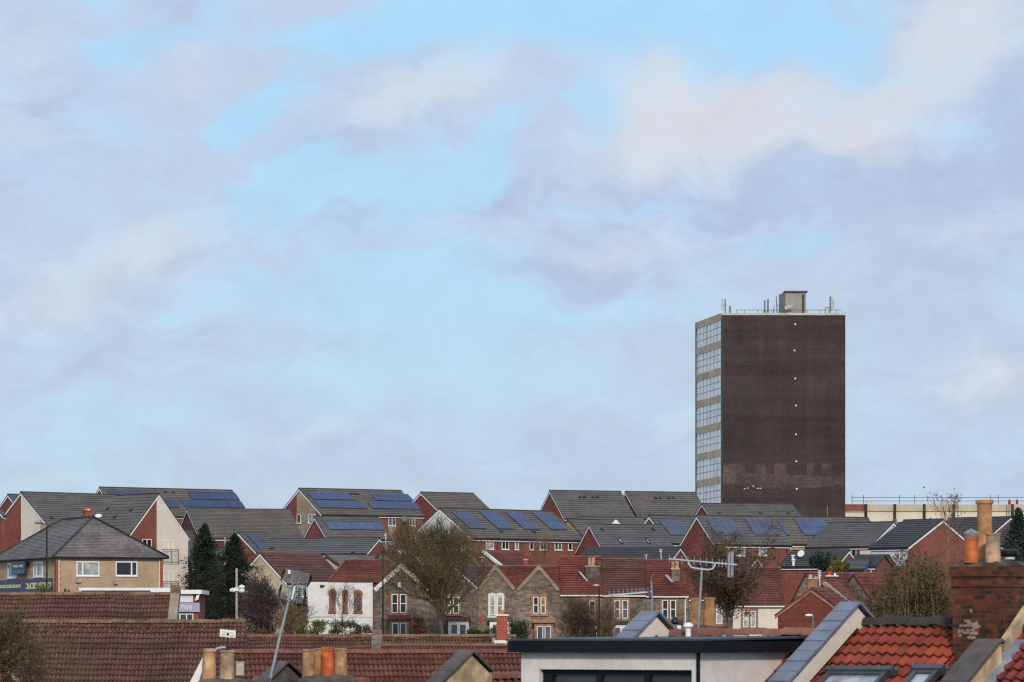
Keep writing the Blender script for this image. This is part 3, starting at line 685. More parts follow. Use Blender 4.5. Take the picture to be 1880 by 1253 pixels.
for x in (1203, 1211, 1227, 1235): hE.vent(x, 916)
hF = House('long grey roof directly under the dark tower', (1312, 958), 1268, 927, 1453, 412, 15, roof='tile_grey')
for x in (1320, 1396, 1446): hF.vent(x, 944)
hG = House('low grey roof with a tiny white gablet between two brick gables', (1086, 990), 1040, 951.5, 1178, 386, 22, roof='tile_grey', wall='brick_dark_red')
u, v = hG.roofF.at(1130, 958); mb = MB(); q = hG.roofF.p(u, v, .1)
mb.prism([q + Vector((-.45, -.7, -.35)), q + Vector((.45, -.7, -.35)), q + Vector((0, -.7, .12))], Vector((0, .9, 0))); mb.build('gablet', 'white_paint', hG.root)
hH = House('house with a solar array and thin brick gable behind the skylight roof', (1230, 997), 1156, 949.5, 1292, 378, 33, roof='tile_grey_cool')
hH.pv(1208, 957, 1270, 986, 4, 2, 'pv_grey'); hH.win(1238, 1001, 1248, 1008)
hI = House('grey roofed house with two skylights and a brick gable', (1107, 1009), 1059, 965.5, 1212, 358, 21, roof='tile_grey_cool')
hI.skylight(1133, 991, 1144, 1001); hI.skylight(1183, 991, 1194, 1001); hI.vent(1104, 974); hI.vent(1198, 974)
hJ = House('low dark grey roof with a small white edged gable above the red terrace roofs', (1229, 1031), 1266, 1007.5, 1081, 346, 20, m=-1, roof='tile_charcoal', far=False)
hK = House('large brick gabled house with two grey solar arrays facing the twiggy tree', (1312, 999), 1249, 949.5, 1418, 356, 27, roof='tile_grey_cool', wall='brick_red')
hK.pv(1296, 956, 1348 + 14, 986, 4, 2, 'pv_grey'); hK.pv(1366, 956, 1432, 986, 4, 2, 'pv_grey')
for x0, x1 in ((1328, 1338), (1352, 1368), (1390, 1407)): hK.win(x0, 1003, x1, 1021, glass='glass_blind')
hK.drain(1444)
hL = House('house with a solar array and stone front beside the corner gable house', (1440, 998), 1380, 951, 1522, 366, 25, roof='tile_grey_warm')
hL.pv(1424, 957, 1450, 986.5, 2, 2, 'pv_mid'); hL.pv(1457, 957, 1530, 986.5, 4, 2, 'pv_mid')
hL.panel('e', [(1449, 1003), (1505, 1003), (1505, 1040), (1449, 1040)], 'stone_buff', 'stone_panel'); hL.win(1487, 1002, 1497, 1013, n0=.035); hL.win(1512, 1002, 1528, 1012); hL.vent(1495, 990)
hL3 = House('grey roof running behind towards the cream factory wall, above the white fronted house', (1450, 985), 1400, 951, 1592, 392, 22, roof='tile_grey')
hM = House('white fronted house with a bright white verge on its right', (1598, 1003), 1680, 961, 1524, 362, 36, m=-1, wall='render_cream', roof='tile_grey_cool', far=False)
hM.win(1565, 1006, 1571, 1021, cols=1, glass='glass_dark', frame='steel_grey'); hM.win(1573, 1006, 1579, 1021, cols=1, glass='glass_grey', frame='steel_grey'); hM.drain(1551)
hQ = House('dark roof tip peeping between the white verge and the charcoal roof', (1668, 985), 1700, 962, 1650, 372, 30, m=-1, roof='tile_charcoal', far=False)
hN = House('charcoal roofed house with a broad sunlit brick gable behind the bare bushes', (1668, 1005), 1791, 956, 1661, 350, 44, m=-1, wall='brick_red', roof='tile_charcoal', far=False)
hN.panel('e', [(1600, 1006), (1667, 1007), (1667, 1040), (1600, 1040)], 'render_bluish', 'render_panel'); hN.win(1640, 1012, 1652, 1030)
hO = House('charcoal roof with a white verge behind the tall chimney pot', (1815, 986), 1893, 951.5, 1744, 386, 38, m=-1, roof='tile_charcoal', far=False)
hP = House('charcoal roof running out of the right picture edge behind the conifer', (1932, 1000), 1995, 957, 1858, 366, 36, m=-1, roof='tile_charcoal', far=False, barge=None)
hR = House('low charcoal roof with a brick gable behind the two little trees', (1535, 1040), 1580, 1012.5, 1455, 342, 27, m=-1, roof='tile_charcoal', far=False)
mb = MB(); u, v = hR.roofF.at(1473, 1027); q = hR.roofF.p(u, v, .5); mb.lathe(Vector((0, 0, 0)), [(.34, .12), (.22, .04), (0, 0)], 14); mt = Matrix.Translation(q) @ Matrix.Rotation(R(60), 4, 'X') @ Matrix.Rotation(R(-25), 4, 'Y'); mb.v = [mt @ p for p in mb.v]; mb.tube([q, hR.roofF.p(u, v, .1)], .035, 4); mb.build('satellite_dish', 'render_white', hR.root)
for x, y in ((1456, 1033), (1457, 1041)):
    mb = MB(); u, v = hR.roofF.at(x, y); mb.tube([hR.roofF.p(u, v, .08), hR.roofF.p(u, v, .08) + Z * .5], .12, 8); mb.cbox(hR.roofF.p(u, v, .08) + Z * .5, .34, .34, .1); mb.build('flue', 'white_pvc', hR.root)
hS = House('small dark roofed brick house with two lit windows beside the lead parapet', (1612, 1046), 1650, 1022, 1574, 340, 25, m=-1, roof='tile_charcoal', far=False, barge=None)
hS2 = House('low slate roofed lean house with a blue wall in front of the lit windows', (1586, 1045), 1606, 1030, 1560, 332, 16, m=-1, roof='tile_grey_cool', wall='blue_panel', far=False, barge=None, fascia=None)
hS3 = House('tiny brick house with two warm lit windows', (1606, 1041), 1640, 1022, 1584, 334, 18, m=-1, roof='tile_charcoal', far=False, barge=None)
for x in (1591, 1597.5): hS3.win(x, 1047, x + 4, 1056, cols=1, glass='glass_lit', frame='brick_red', sill=False)
hT = House('small gabled porch house half hidden by the brown leaved twigs', (1374, 1044), 1403, 1026, 1322, 338, 24, m=-1, roof='tile_charcoal', far=False)

# ------------------------------------------------------------------ the tower block
def tower():
    Y, a = 470.0, R(9.7); c = P(1325.5, 575, Y); r = Vector((math.cos(0.006), math.sin(0.006), 0)); g = Vector((-math.sin(a), math.cos(a), 0))
    k = (1552 - CX) / F; W = (k * c.y - c.x) / (r.x - k * r.y)
    k = (1279.5 - CX) / F; D = (k * c.y - c.x) / (g.x - k * g.y)
    zb = ground(Y) - 1; c0 = Vector((c.x, c.y, 0)); zt = c.z - 0.26
    root = thing('tower_block', (c0 + r * W / 2 + g * D / 2) + Z * zb, 'dark brick tower block with a glazed side and rooftop aerials', 'tower block')
    m = MB(); gi = 0.25       # the glazed side is set back behind the floors
    m.prism([c0 + Z * zb, c0 + r * W + Z * zb, c0 + r * W + g * D + Z * zb, c0 + g * D + Z * zb], Z * (zt - zb)); m.build('wall', 'brick_tower', root)
    fr = Face(Vector((c.x, c.y, c.z)), r, Z, -Vector((-r.y, r.x, 0))); sd = Face(Vector((c.x, c.y, c.z)), g, Z, -Vector((g.y, -g.x, 0)))
    if sd.N.x > 0: sd.N = -sd.N
    m = MB()                                   # roof edge
    fr.slab(m, -.05, -.27, W * .765, 0.0, -.3, .07); fr.slab(m, W * .84, -.27, W + .05, 0.0, -.3, .07); fr.slab(m, W * .765, -.28, W * .84, -.04, -.3, .03)
    m.build('parapet_coping', 'antenna_beige', root)
    # glazed side: spandrel bands, panes, mullions
    ys = [(592, 612), (0, 0)]
    step = 50.5; S = F / Y
    # the floors, measured at the near corner
    tops = [575 + i * 49.9 for i in range(8)]
    for i, y in enumerate(tops):
        vt = -(y - 575) / S; hb = 13.0 / S; nb = (49.9 / S)
        b = MB(); sd.slab(b, 0.12, vt - hb, D - .1, vt - (.02 if i == 0 else 0), -.05, .12)
        b.build('spandrel_band', 'spandrel_tan', root)
        gl = MB(); sd.slab(gl, 0.12, vt - nb + .002, D - .1, vt - hb - .002, -.05, .06)
        w = gl.build('window', 'glass_tower', root)
        fm = MB()
        for q in range(8):
            u = .16 + (D - .3) * q / 7.0; sd.slab(fm, u - .04, vt - nb + .004, u + .04, vt - hb - .004, .0, .1)
        for t in (.33, .66):
            v = vt - hb - (nb - hb) * t; sd.slab(fm, .14, v - .035, D - .12, v + .035, .0, .08)
        fm.build('window_frame', 'mullion_grey', w)
        if True:
            for q in range(21):
                if rnd.random() < .9:
                    cu = MB(); u = .2 + (D - .4) * q / 21; sd.slab(cu, u, vt - nb + .05, u + (D - .4) / 21 * rnd.uniform(.5, .97), vt - hb - .05, .061, .065)
                    cu.build('blind', 'curtain_white', w)
    e = MB(); fr.slab(e, -.1, zb - c.z, .12, -.36, -.3, .06); e.build('corner_trim', 'black_metal', root)
    e = MB(); sd.slab(e, D - .1, zb - c.z, D + .05, -.02, -.3, .2); e.build('corner_trim', 'black_metal', root)
    # small white lamps up the wall
    for x, y in ((1460, 596), (1458.5, 644), (1460, 695.5), (1461, 745), (1461.5, 798), (1462, 847.5), (1462.5, 898)):
        u, v = fr.at(x, y); b = MB(); fr.slab(b, u - .09, v - .09, u + .09, v + .09, 0, .12); b.build('wall_lamp', 'sign_white', root)
    # worn brick belt where panels were taken away
    b = MB(); pts = [(1327, 851), (1327, 890), (1345, 889), (1360, 893), (1385, 897), (1410, 898), (1450, 899), (1490, 897), (1515, 893), (1540, 891), (1551, 890), (1551, 873), (1500, 874), (1440, 872), (1396, 872), (1370, 868), (1366, 851)]
    fr.poly(b, [fr.at(*q) for q in pts], -.01, .02); b.build('worn_brick', 'brick_tower_worn', root)
    for x0, x1 in ((1387, 1407), (1422, 1444), (1481, 1494), (1509, 1528)):
        b = MB(); u0, v0, u1, v1 = fr.rect(x0, 851, x1, 873); fr.slab(b, u0, v0, u1, v1, -.01, .018); b.build('worn_brick', 'brick_tower_worn', root)
    for x, y in ((1367, 898), (1373, 896.5), (1391, 897), (1396, 897), (1383, 893)):
        b = MB(); u, v = fr.at(x, y); fr.slab(b, u - .1, v - .05, u + .1, v + .05, .0, .04); b.build('plaster_patch', 'white_paint', root)
    # plant room and mast clutter on the roof
    top = c.z
    def on(px, back=3.0): return P(px, 575, Y + back) * 1.0
    def base(px, back): q = P(px, 575, Y + back); return Vector((q.x, q.y, zt))
    b = MB(); L = base(1442, 6); Rr = base(1480, 6); hh = (HZ - 536.5) / F * (Y + 6) + ZC - zt
    b.prism([L, Rr, Rr + Vector((0, 4, 0)), L + Vector((-.55, 4, 0))], Z * hh); pr = b.build('plant_room', 'plant_room', root)
    b = MB(); b.box(base(1472.5, 5.95), Vector((.3, 0, 0)), Vector((0, .1, 0)), Z * (hh - .3)); b.build('door_recess', 'black_metal', root)
    b = MB(); b.box(base(1476.5, 5.9), Vector((.12, 0, 0)), Vector((0, .1, 0)), Z * (hh - .3)); b.build('pipe', 'steel_grey', root)
    b = MB(); b.box(base(1440, 5.7) + Z * hh, Vector((2.9, 0, 0)), Vector((0, 4.4, 0)), Z * .14); b.build('plant_room_roof', 'concrete_dark', root)
    rail = MB(); zr = (HZ - 569.5) / F * (Y + .8) + ZC
    rail.tube([Vector((base(1352, .8).x, Y + .8, zr)), Vector((base(1545, .8).x, Y + .8, zr))], .035, 4)
    for x in (1352, 1367, 1391, 1416, 1420, 1428, 1483, 1506, 1521, 1535): rail.tube([base(x, .8), Vector((base(x, .8).x, Y + .8, zr))], .035, 4)
    zr2 = (HZ - 561) / F * (Y + .8) + ZC
    for x0, x1 in ((1421, 1428), (1428, 1438)): rail.tube([base(x0, .8), Vector((base(x0, .8).x, Y + .8, zr2)), Vector((base(x1, .8).x, Y + .8, zr2)), base(x1, .8)], .04, 4)
    rail.build('roof_railing', 'steel_grey', root)
    def panel_ant(px, ytop, ybot, w, back, mat='antenna_beige', pole=True, dx=.35):
        q = base(px, back); zt_ = (HZ - ytop) / F * (Y + back) + ZC; zb_ = (HZ - ybot) / F * (Y + back) + ZC
        b = MB(); b.cbox(Vector((q.x, q.y, zb_)), w, .16, zt_ - zb_)
        o = b.build('panel_antenna', mat, root)
        if pole:
            b = MB(); b.tube([Vector((q.x + dx, q.y + .2, zt)), Vector((q.x + dx, q.y + .2, zt_))], .09, 6)
            b.tube([Vector((q.x, q.y, (zb_ + zt_) / 2)), Vector((q.x + dx, q.y + .2, (zb_ + zt_) / 2))], .04, 4); b.build('mount_pole', 'steel_grey', root)
    panel_ant(1326.5, 549, 571, .27, .6); panel_ant(1342, 562, 573, .12, .9, dx=-.14); panel_ant(1527.5, 545, 569, .22, .8, dx=-.2); panel_ant(1530, 552, 566, .12, 1.2, pole=False)
    for x, y in ((1404, 550), (1410, 548)):
        b = MB(); q = base(x, 1.2); zz = (HZ - y) / F * Y + ZC; b.tube([q, Vector((q.x, q.y, zz))], .1, 6); b.tube([q + Vector((-.4, 0, 0)), Vector((q.x, q.y, (zt + zz) / 2))], .03, 4); b.build('mast', 'steel_grey', root)
    b = MB(); q = base(1425.5, 1.0); zz = (HZ - 544) / F * Y + ZC; b.tube([q, Vector((q.x, q.y, zz))], .04, 5); b.cbox(Vector((q.x, q.y, zz - .15)), .17, .15, .2); b.tube([Vector((q.x + .06, q.y, zz - 1.0)), Vector((q.x - .03, q.y, zz - .4))], .07, 5); b.build('camera_mast', 'steel_grey', root)
    for x, y, rr in ((1448, 563, .19), (1453, 563.5, .13), (1443, 566, .22)):
        b = MB(); q = P(x, y, Y + 5.2); b.lathe(Vector((0, 0, 0)), [(rr, .1), (rr * .7, .03), (0.0, 0)], 14)
        mt = Matrix.Translation(q) @ Matrix.Rotation(R(80), 4, 'X') @ Matrix.Rotation(R(20), 4, 'Y'); b.v = [mt @ p for p in b.v]; b.build('dish_antenna', 'antenna_beige', root)
    b = MB(); q = base(1515, 1.4); z1 = (HZ - 563.5) / F * Y + ZC; b.tube([q, Vector((q.x, q.y, z1 - .2)), Vector((q.x + .1, q.y, z1)), Vector((q.x + .8, q.y, z1))], .06, 6); b.build('cable_duct', 'steel_grey', root)
    b = MB(); b.cbox(base(1349, 1.5), .45, .4, .3); b.build('vent_box', 'steel_grey', root)
    b = MB(); b.cbox(base(1500, 1.5), .5, .4, .22); b.build('vent_box', 'steel_grey', root)
    return root
tower()

# ------------------------------------------------------------------ the pale factory wall behind on the right
def factory():
    Y = 500.0; L = P(1500, 926, Y); root = thing('factory_building', Vector((P(1720, 0, Y).x, Y + 12, ground(Y))), 'long cream clad factory wall with brown posts behind the roofs', 'factory')
    zb = ground(Y) - 1; z1 = P(0, 926.5, Y).z; z2 = P(0, 939, Y).z; x0 = P(1588, 0, Y).x; x1 = P(1990, 0, Y).x; xl = P(1500, 0, Y).x
    m = MB(); m.box((x0, Y + .3, zb), (x1 - x0, 0, 0), (0, 22, 0), (0, 0, z1 - zb - .3)); m.build('wall', 'cladding_cream', root)
    m = MB(); m.box((x0, Y + .12, z2), (x1 - x0, 0, 0), (0, .16, 0), (0, 0, z1 - z2)); m.build('top_cladding', 'cladding_tan', root)
    for px in (1590, 1643, 1697, 1751, 1859, 1913):
        x = P(px, 0, Y).x; b = MB(); b.box((x - .17, Y - .1, z2 - 1.0), (.34, 0, 0), (0, .3, 0), (0, 0, z1 - z2 + 1.0 + .05)); b.build('post', 'ridge_dark', root)
        b = MB(); b.box((x - .24, Y - .14, zb), (.48, 0, 0), (0, .4, 0), (0, 0, z2 - 1.0 - zb)); b.build('post', 'concrete_dark', root)
    m = MB(); m.box((xl, Y + .35, zb), (x0 - xl - .01, 0, 0), (0, 18, 0), (0, 0, P(0, 939, Y).z - zb)); m.build('end_wall', 'cladding_cream', root)
    m = MB(); m.box((xl, Y + .3, P(0, 938.8, Y).z), (x0 - xl - .01, 0, 0), (0, 18, 0), (0, 0, P(0, 926, Y).z - P(0, 938.8, Y).z)); m.build('brick_band', 'brick_red', root)
    m = MB(); m.box((xl, Y + .2, P(0, 940, Y).z), (x0 - xl - .01, 0, 0), (0, .3, 0), (0, 0, .12)); m.build('ledge', 'concrete', root)
    rl = MB()
    for z in (P(0, 913.5, Y).z, P(0, 920, Y).z): rl.tube([Vector((P(1563, 0, Y).x, Y + .5, z)), Vector((x1, Y + .5, z))], .035, 4)
    for px in (1565, 1586, 1652, 1680, 1730, 1819, 1834): rl.tube([Vector((P(px, 0, Y).x, Y + .5, z1 - .4)), Vector((P(px, 0, Y).x, Y + .5, P(0, 908.5, Y).z))], .04, 4)
    rl.build('roof_railing', 'steel_grey', root)
    ld = MB()
    for px in (1848, 1853): ld.tube([Vector((P(px, 0, Y).x, Y + .05, z2 - 3)), Vector((P(px, 0, Y).x, Y + .05, z1))], .03, 4)
    for i in range(10): ld.tube([Vector((P(1848, 0, Y).x, Y + .05, z2 - 2.6 + i * .35)), Vector((P(1853, 0, Y).x, Y + .05, z2 - 2.6 + i * .35))], .02, 4)
    ld.build('ladder', 'steel_grey', root)
    g1 = None
    for px, lab in ((1853.3, 'red rounded roof cowl on the factory wall, left one of two'), (1867.3, 'red rounded roof cowl on the factory wall, right one beside the picture edge')):
        b = MB(); q = P(px, 926, Y + .8); b.lathe(Vector((q.x, q.y, z1 - .32)), [(.17, 0), (.19, .25), (.19, .65), (.15, .88), (.08, 1.0), (0, 1.06)], 12)
        tag(b.build('roof_cowl', 'red_paint'), lab, 'roof cowl', 'red cowls on the factory wall')
    b = MB(); q = P(1596, 926, Y + .9); b.cbox(Vector((q.x - .3, q.y, z1 - .32)), .12, .12, .75); b.cbox(Vector((q.x - .1, q.y, z1 + .3)), .7, .1, .3); b.cbox(Vector((q.x + .35, q.y, z1 - .32)), .1, .1, .7)
    tag(b.build('roof_bracket', 'sign_yellow'), 'small yellowish bracket on the left end of the factory roof', 'bracket')
factory()

# ------------------------------------------------------------------ helpers for the middle distance
def parapet(h, u0, u1, hh, mat, top=None, name='parapet'):
    """low wall following the slope of a House roof"""
    fc = h.roofF; mb = MB(); l = h.slope + .2
    mb.prism([fc.p(u0, -.05, .05), fc.p(u0, l, .05), fc.p(u0, l, hh), fc.p(u0, -.05, hh)], fc.U * (u1 - u0))
    o = mb.build(name, mat, h.root)
    if top:
        t = MB(); t.prism([fc.p(u0 - .04, -.06, hh + .002), fc.p(u0 - .04, l + .03, hh + .002), fc.p(u0 - .04, l + .03, hh + .06), fc.p(u0 - .04, -.06, hh + .06)], fc.U * (u1 - u0 + .08)); t.build('coping', top, o)
    return o
def pot_mesh(c, r, h, style=0):
    b = MB(); c = Vector(c)
    pr = {0: [(r * 1.0, 0), (r * .96, h * .1), (r * .84, h * .86), (r * .9, h * .88), (r * .92, h * .97), (r * .84, h), (r * .68, h), (r * .66, h * .6)],
          1: [(r * 1.0, 0), (r * .93, h * .5), (r * .88, h * .93), (r * 1.0, h * .935), (r * 1.0, h), (r * .76, h), (r * .74, h * .7)],
          2: [(r * 1.0, 0), (r * 1.0, h * .62), (r * .97, h * .63), (r * 1.0, h * .65), (r * .98, h * .93), (r * 1.18, h * .94), (r * 1.2, h * .985), (r * 1.05, h), (r * .8, h), (r * .78, h * .8)]}[style]
    b.lathe(c, pr, 20); return b
def chimney(root, x0, x1, yt, yb, Y, mat, pots=(), cap='concrete', rz=0.0, depth=0.6, capw=.06, name='chimney'):
    a, c = P(x0, yt, Y), P(x1, yb, Y); w = c.x - a.x; m = MB()
    base = Vector(((a.x + c.x) / 2, Y + depth / 2, c.z)); m.cbox(base, w, depth, a.z - c.z, rz)
    o = m.build(name, mat, root)
    k = MB(); k.cbox(Vector((base.x, base.y, a.z + .002)), w + capw * 2, depth + capw * 2, .09, rz); k.build('chimney_cap', cap, o)
    for px, pt, r, pm in pots:
        q = P(px, pt, Y + depth / 2); b = pot_mesh(Vector((q.x, Y + depth / 2, a.z + .08)), r, max(.15, q.z - a.z - .08)); b.build('chimney_pot', pm, o, smooth=False)
    return o

# ------------------------------------------------------------------ beige corner building with hipped roof
def corner_building():
    Y, a = 295.0, R(24); c = P(103, 1023, Y); r = Vector((math.cos(a), math.sin(a), 0)); g = Vector((-math.sin(a), math.cos(a), 0))
    k = (299 - CX) / F; L = (k * c.y - c.x) / (r.x - k * r.y); k = (-10 - CX) / F; W = (k * c.y - c.x) / (g.x - k * g.y)
    zb = ground(Y) - .5; c0 = Vector((c.x, c.y, 0))
    root = thing('corner_building', c0 + r * L / 2 + g * W / 2 + Z * zb, 'beige roughcast corner building with hipped grey roof and blue signs', 'building')
    m = MB(); m.prism([c0 + Z * zb, c0 + r * L + Z * zb, c0 + r * L + g * W + Z * zb, c0 + g * W + Z * zb], Z * (c.z - zb)); m.build('wall', 'roughcast', root)
    e = .35; q = [c - r * e - g * e, c + r * (L + e) - g * e, c + r * (L + e) + g * (W + e), c - r * e + g * (W + e)]
    ctr = c + r * L / 2 + g * W / 2; rl = max(0, W - L) / 2
    zr = ZC + (HZ - 953) / F * ctr.y
    A = Vector((ctr.x, ctr.y, zr)) - g * rl; B = Vector((ctr.x, ctr.y, zr)) + g * rl
    m = MB(); t = Z * .1
    q = [p + Z * .02 for p in q]
    for f in ([q[0], q[1], A], [q[1], q[2], B, A], [q[2], q[3], B], [q[3], q[0], A, B]): m.face(f)
    m.face([p for p in q][::-1])
    # stepped courses on the two seen slopes, cut to the hips
    def hip(e0, e1, t0, t1, n=26):
        rows, uvs = [], []
        N = (e1 - e0).cross(t0 - e0).normalized(); N = N if N.z > 0 else -N
        ln = ((e0 + e1) / 2 - (t0 + t1) / 2).length
        for kx in range(n):
            f0, f1 = kx / n, (kx + 1) / n
            def row(f, off):
                a_, b_ = t0.lerp(e0, f), t1.lerp(e1, f); return [a_.lerp(b_, i / 14) + N * (off + (jit(.004) if off > .02 else 0)) for i in range(15)]
            def uv(f, d): a_, b_ = t0.lerp(e0, f), t1.lerp(e1, f); return [((a_.lerp(b_, i / 14) - e0).dot((e1 - e0).normalized()), kx * .27 + d) for i in range(15)]
            m.strip([row(f0, .006), row(f1, .032), row(f1, .004)], [uv(f0, .01), uv(f1, .26), uv(f1, .262)])
    hip(q[0], q[1], A, A + (q[1] - q[0]) * .001); hip(q[3], q[0], B, A)
    m.build('roof', 'tile_hip', root)
    m = MB()
    for x, y in ((q[0], A), (q[1], A), (q[1], A), (q[3], B)): m.tube([x + Z * .05, y + Z * .06], .09, 6)
    m.tube([A + Z * .07, B + Z * .07], .1, 6); m.build('hip_tiles', 'ridge_grey', root)
    m = MB()
    for i in range(4): m.tube([q[i] - Z * .04, q[(i + 1) % 4] - Z * .04], .07, 6)
    m.build('gutter', 'black_metal', root)
    fr = Face(c, r, Z, -g); lf = Face(c, g, Z, -r)
    fr.N = Vector((math.sin(a), -math.cos(a), 0)); lf.N = -r
    # brick quoins
    S = F / Y
    for fc, u0, sgn in ((fr, 0, 1), (fr, L, -1), (lf, 0, 1)):
        b = MB(); k = 0; v = -.3
        while v > zb - c.z:
            w = .36 if k % 2 else .24; u1 = u0 + sgn * w; fc.slab(b, min(u0, u1), v - .24, max(u0, u1), v, -.02, .035); v -= .25; k += 1
        b.build('quoins', 'brick_bright' if fc is fr else 'brick_red', root)
    window(root, fr, 140, 1031, 182, 1058, split=[.27], glass='glass_blind', fw=.09); window(root, fr, 212, 1031, 252, 1058, split=[.73], glass='glass_dark', fw=.09)
    window(root, lf, 15, 1034, 32, 1061, split=[.35], glass='glass_grey', fw=.12); window(root, lf, 62, 1032, 79, 1059, split=[.7], glass='glass_blind', fw=.12)
    # hanging sign and shop fascia
    b = MB(); u0, v0, u1, v1 = lf.rect(31, 1032, 54.5, 1054); lf.slab(b, u0, v0, u1, v1, .25, .42); sg = b.build('hanging_sign', 'sign_blue', root)
    b = MB(); lf.slab(b, u0 + .05, v0 + .06, u1 - .05, v0 + .32, .42, .425); b.build('teal_band', 'sign_teal', sg)
    b = MB(); lf.slab(b, (u0 + u1) / 2 - .03, v1 - .3, (u0 + u1) / 2 + .03, v1 - .25, 0, .25); lf.slab(b, (u0 + u1) / 2 - .03, v0 + .25, (u0 + u1) / 2 + .03, v0 + .3, 0, .25); b.build('bracket', 'black_metal', sg)
    text_part('WELCOME', lf, (u0 + u1) / 2, v1 - .46, .27, .43, 'sign_yellow', sg, width=(u1 - u0) * .78, flip=True)
    b = MB(); u0, v0, u1, v1 = lf.rect(-12, 1067, 97, 1086); lf.slab(b, u0, v0, u1, v1, 0, .15); fa = b.build('shop_fascia', 'sign_navy', root)
    for x0, x1, y0, y1, hh in ((50, 97, 1071, 1080, .32), (0, 41, 1075, 1079, .17)):
        b = MB(); u0, v0, u1, v1 = lf.rect(x0, y0, x1, y1); n = 9 if hh > .2 else 13; w = abs(u1 - u0) / n
        for i in range(n):                      # lettering too far off to read: strokes of letter height
            ub = min(u0, u1) + i * w
            lf.slab(b, ub, v0, ub + w * .28, v1, .15, .17)
            if i % 3 != 1: lf.slab(b, ub + w * .28, v1 - (v1 - v0) * .25, ub + w * .8, v1, .15, .169)
            if i % 2: lf.slab(b, ub + w * .55, v0, ub + w * .8, v1 - (v1 - v0) * .26, .15, .168)
            else: lf.slab(b, ub + w * .28, v0, ub + w * .8, v0 + (v1 - v0) * .22, .15, .1695)
        b.build('lettering', 'sign_yellow', fa)
    for x, y, s in ((145, 1066, .28), (213, 1070, .22)):
        b = MB(); u, v = fr.at(x, y); fr.slab(b, u - s, v - s * .6, u + s * .4, v + s * .6, 0, .22); fr.slab(b, u - s * .9, v + s * .6, u + s * .3, v + s * .7, 0, .26); b.build('vent_hood', 'concrete', root)
    # downpipe, chimney, dish
    b = MB(); u, v = fr.at(108, 1030); b.tube([fr.p(u, -.1, .06), fr.p(u, zb - c.z, .06)], .05, 6); b.build('downpipe', 'cream_paint', root)
    b = MB(); u, v = fr.at(292, 1030); b.tube([fr.p(u, -.1, .06), fr.p(u, zb - c.z, .06)], .05, 6); b.build('downpipe', 'cream_paint', root)
    ch = chimney(root, 153, 166, 939.5, 962, ctr.y - 1.2, 'brick_bright', [(157, 932, .12, 'pot_orange'), (162.5, 935, .11, 'cream_paint')], depth=.75, cap='brick_bright', rz=a)
    b = MB(); q2 = P(181, 949, ctr.y - 2.2); b.lathe(Vector((0, 0, 0)), [(.27, .1), (.2, .04), (0, 0)], 16); mt = Matrix.Translation(q2) @ Matrix.Rotation(R(35), 4, 'X'); b.v = [mt @ p for p in b.v]
    b.tube([q2 + Vector((-.15, 0, 0)), q2 + Vector((-.2, .1, -.5))], .035, 5); b.build('satellite_dish', 'render_white', root)
    # flat roofed extension in front
    root2 = thing('flat_roofed_extension', P(240, 1086, 283).to_2d().to_3d() + Z * ground(283), 'low extension with a white roof edge below the beige building', 'extension')
    x0, x1 = P(150, 0, 283).x, P(313, 0, 283).x; zt = P(0, 1084, 283).z
    b = MB(); b.box((x0, 283.1, ground(283) - .4), (x1 - x0, 0, 0), (0, 4.5, 0), (0, 0, zt - ground(283) + .38)); b.build('wall', 'roughcast', root2)
    b = MB(); b.box((x0 - .2, 282.9, zt - .02), (x1 - x0 + .3, 0, 0), (0, 4.9, 0), (0, 0, .2)); b.build('roof_edge', 'white_pvc', root2)

def text_part(txt, fc, u, v, size, n, mat, parent, width=None, flip=False, name='lettering', depth=.02):
    cu = bpy.data.curves.new('lettering', 'FONT'); cu.body = txt; cu.size = size; cu.align_x = 'CENTER'; cu.extrude = depth / 2
    ob = bpy.data.objects.new('lettering_curve', cu); COL.objects.link(ob)
    dg = bpy.context.evaluated_depsgraph_get(); me = bpy.data.meshes.new_from_object(ob.evaluated_get(dg)); bpy.data.objects.remove(ob)
    xs = [p.co.x for p in me.vertices]; w = max(xs) - min(xs); k = 1.0 if width is None else width / w
    mb = MB(); s = -1 if flip else 1
    for pl in me.polygons: mb.face([fc.p(u + s * me.vertices[i].co.x * k, v + me.vertices[i].co.y, n + me.vertices[i].co.z) for i in pl.vertices])
    bpy.data.meshes.remove(me)
    return mb.build(name, mat, parent)
corner_building()

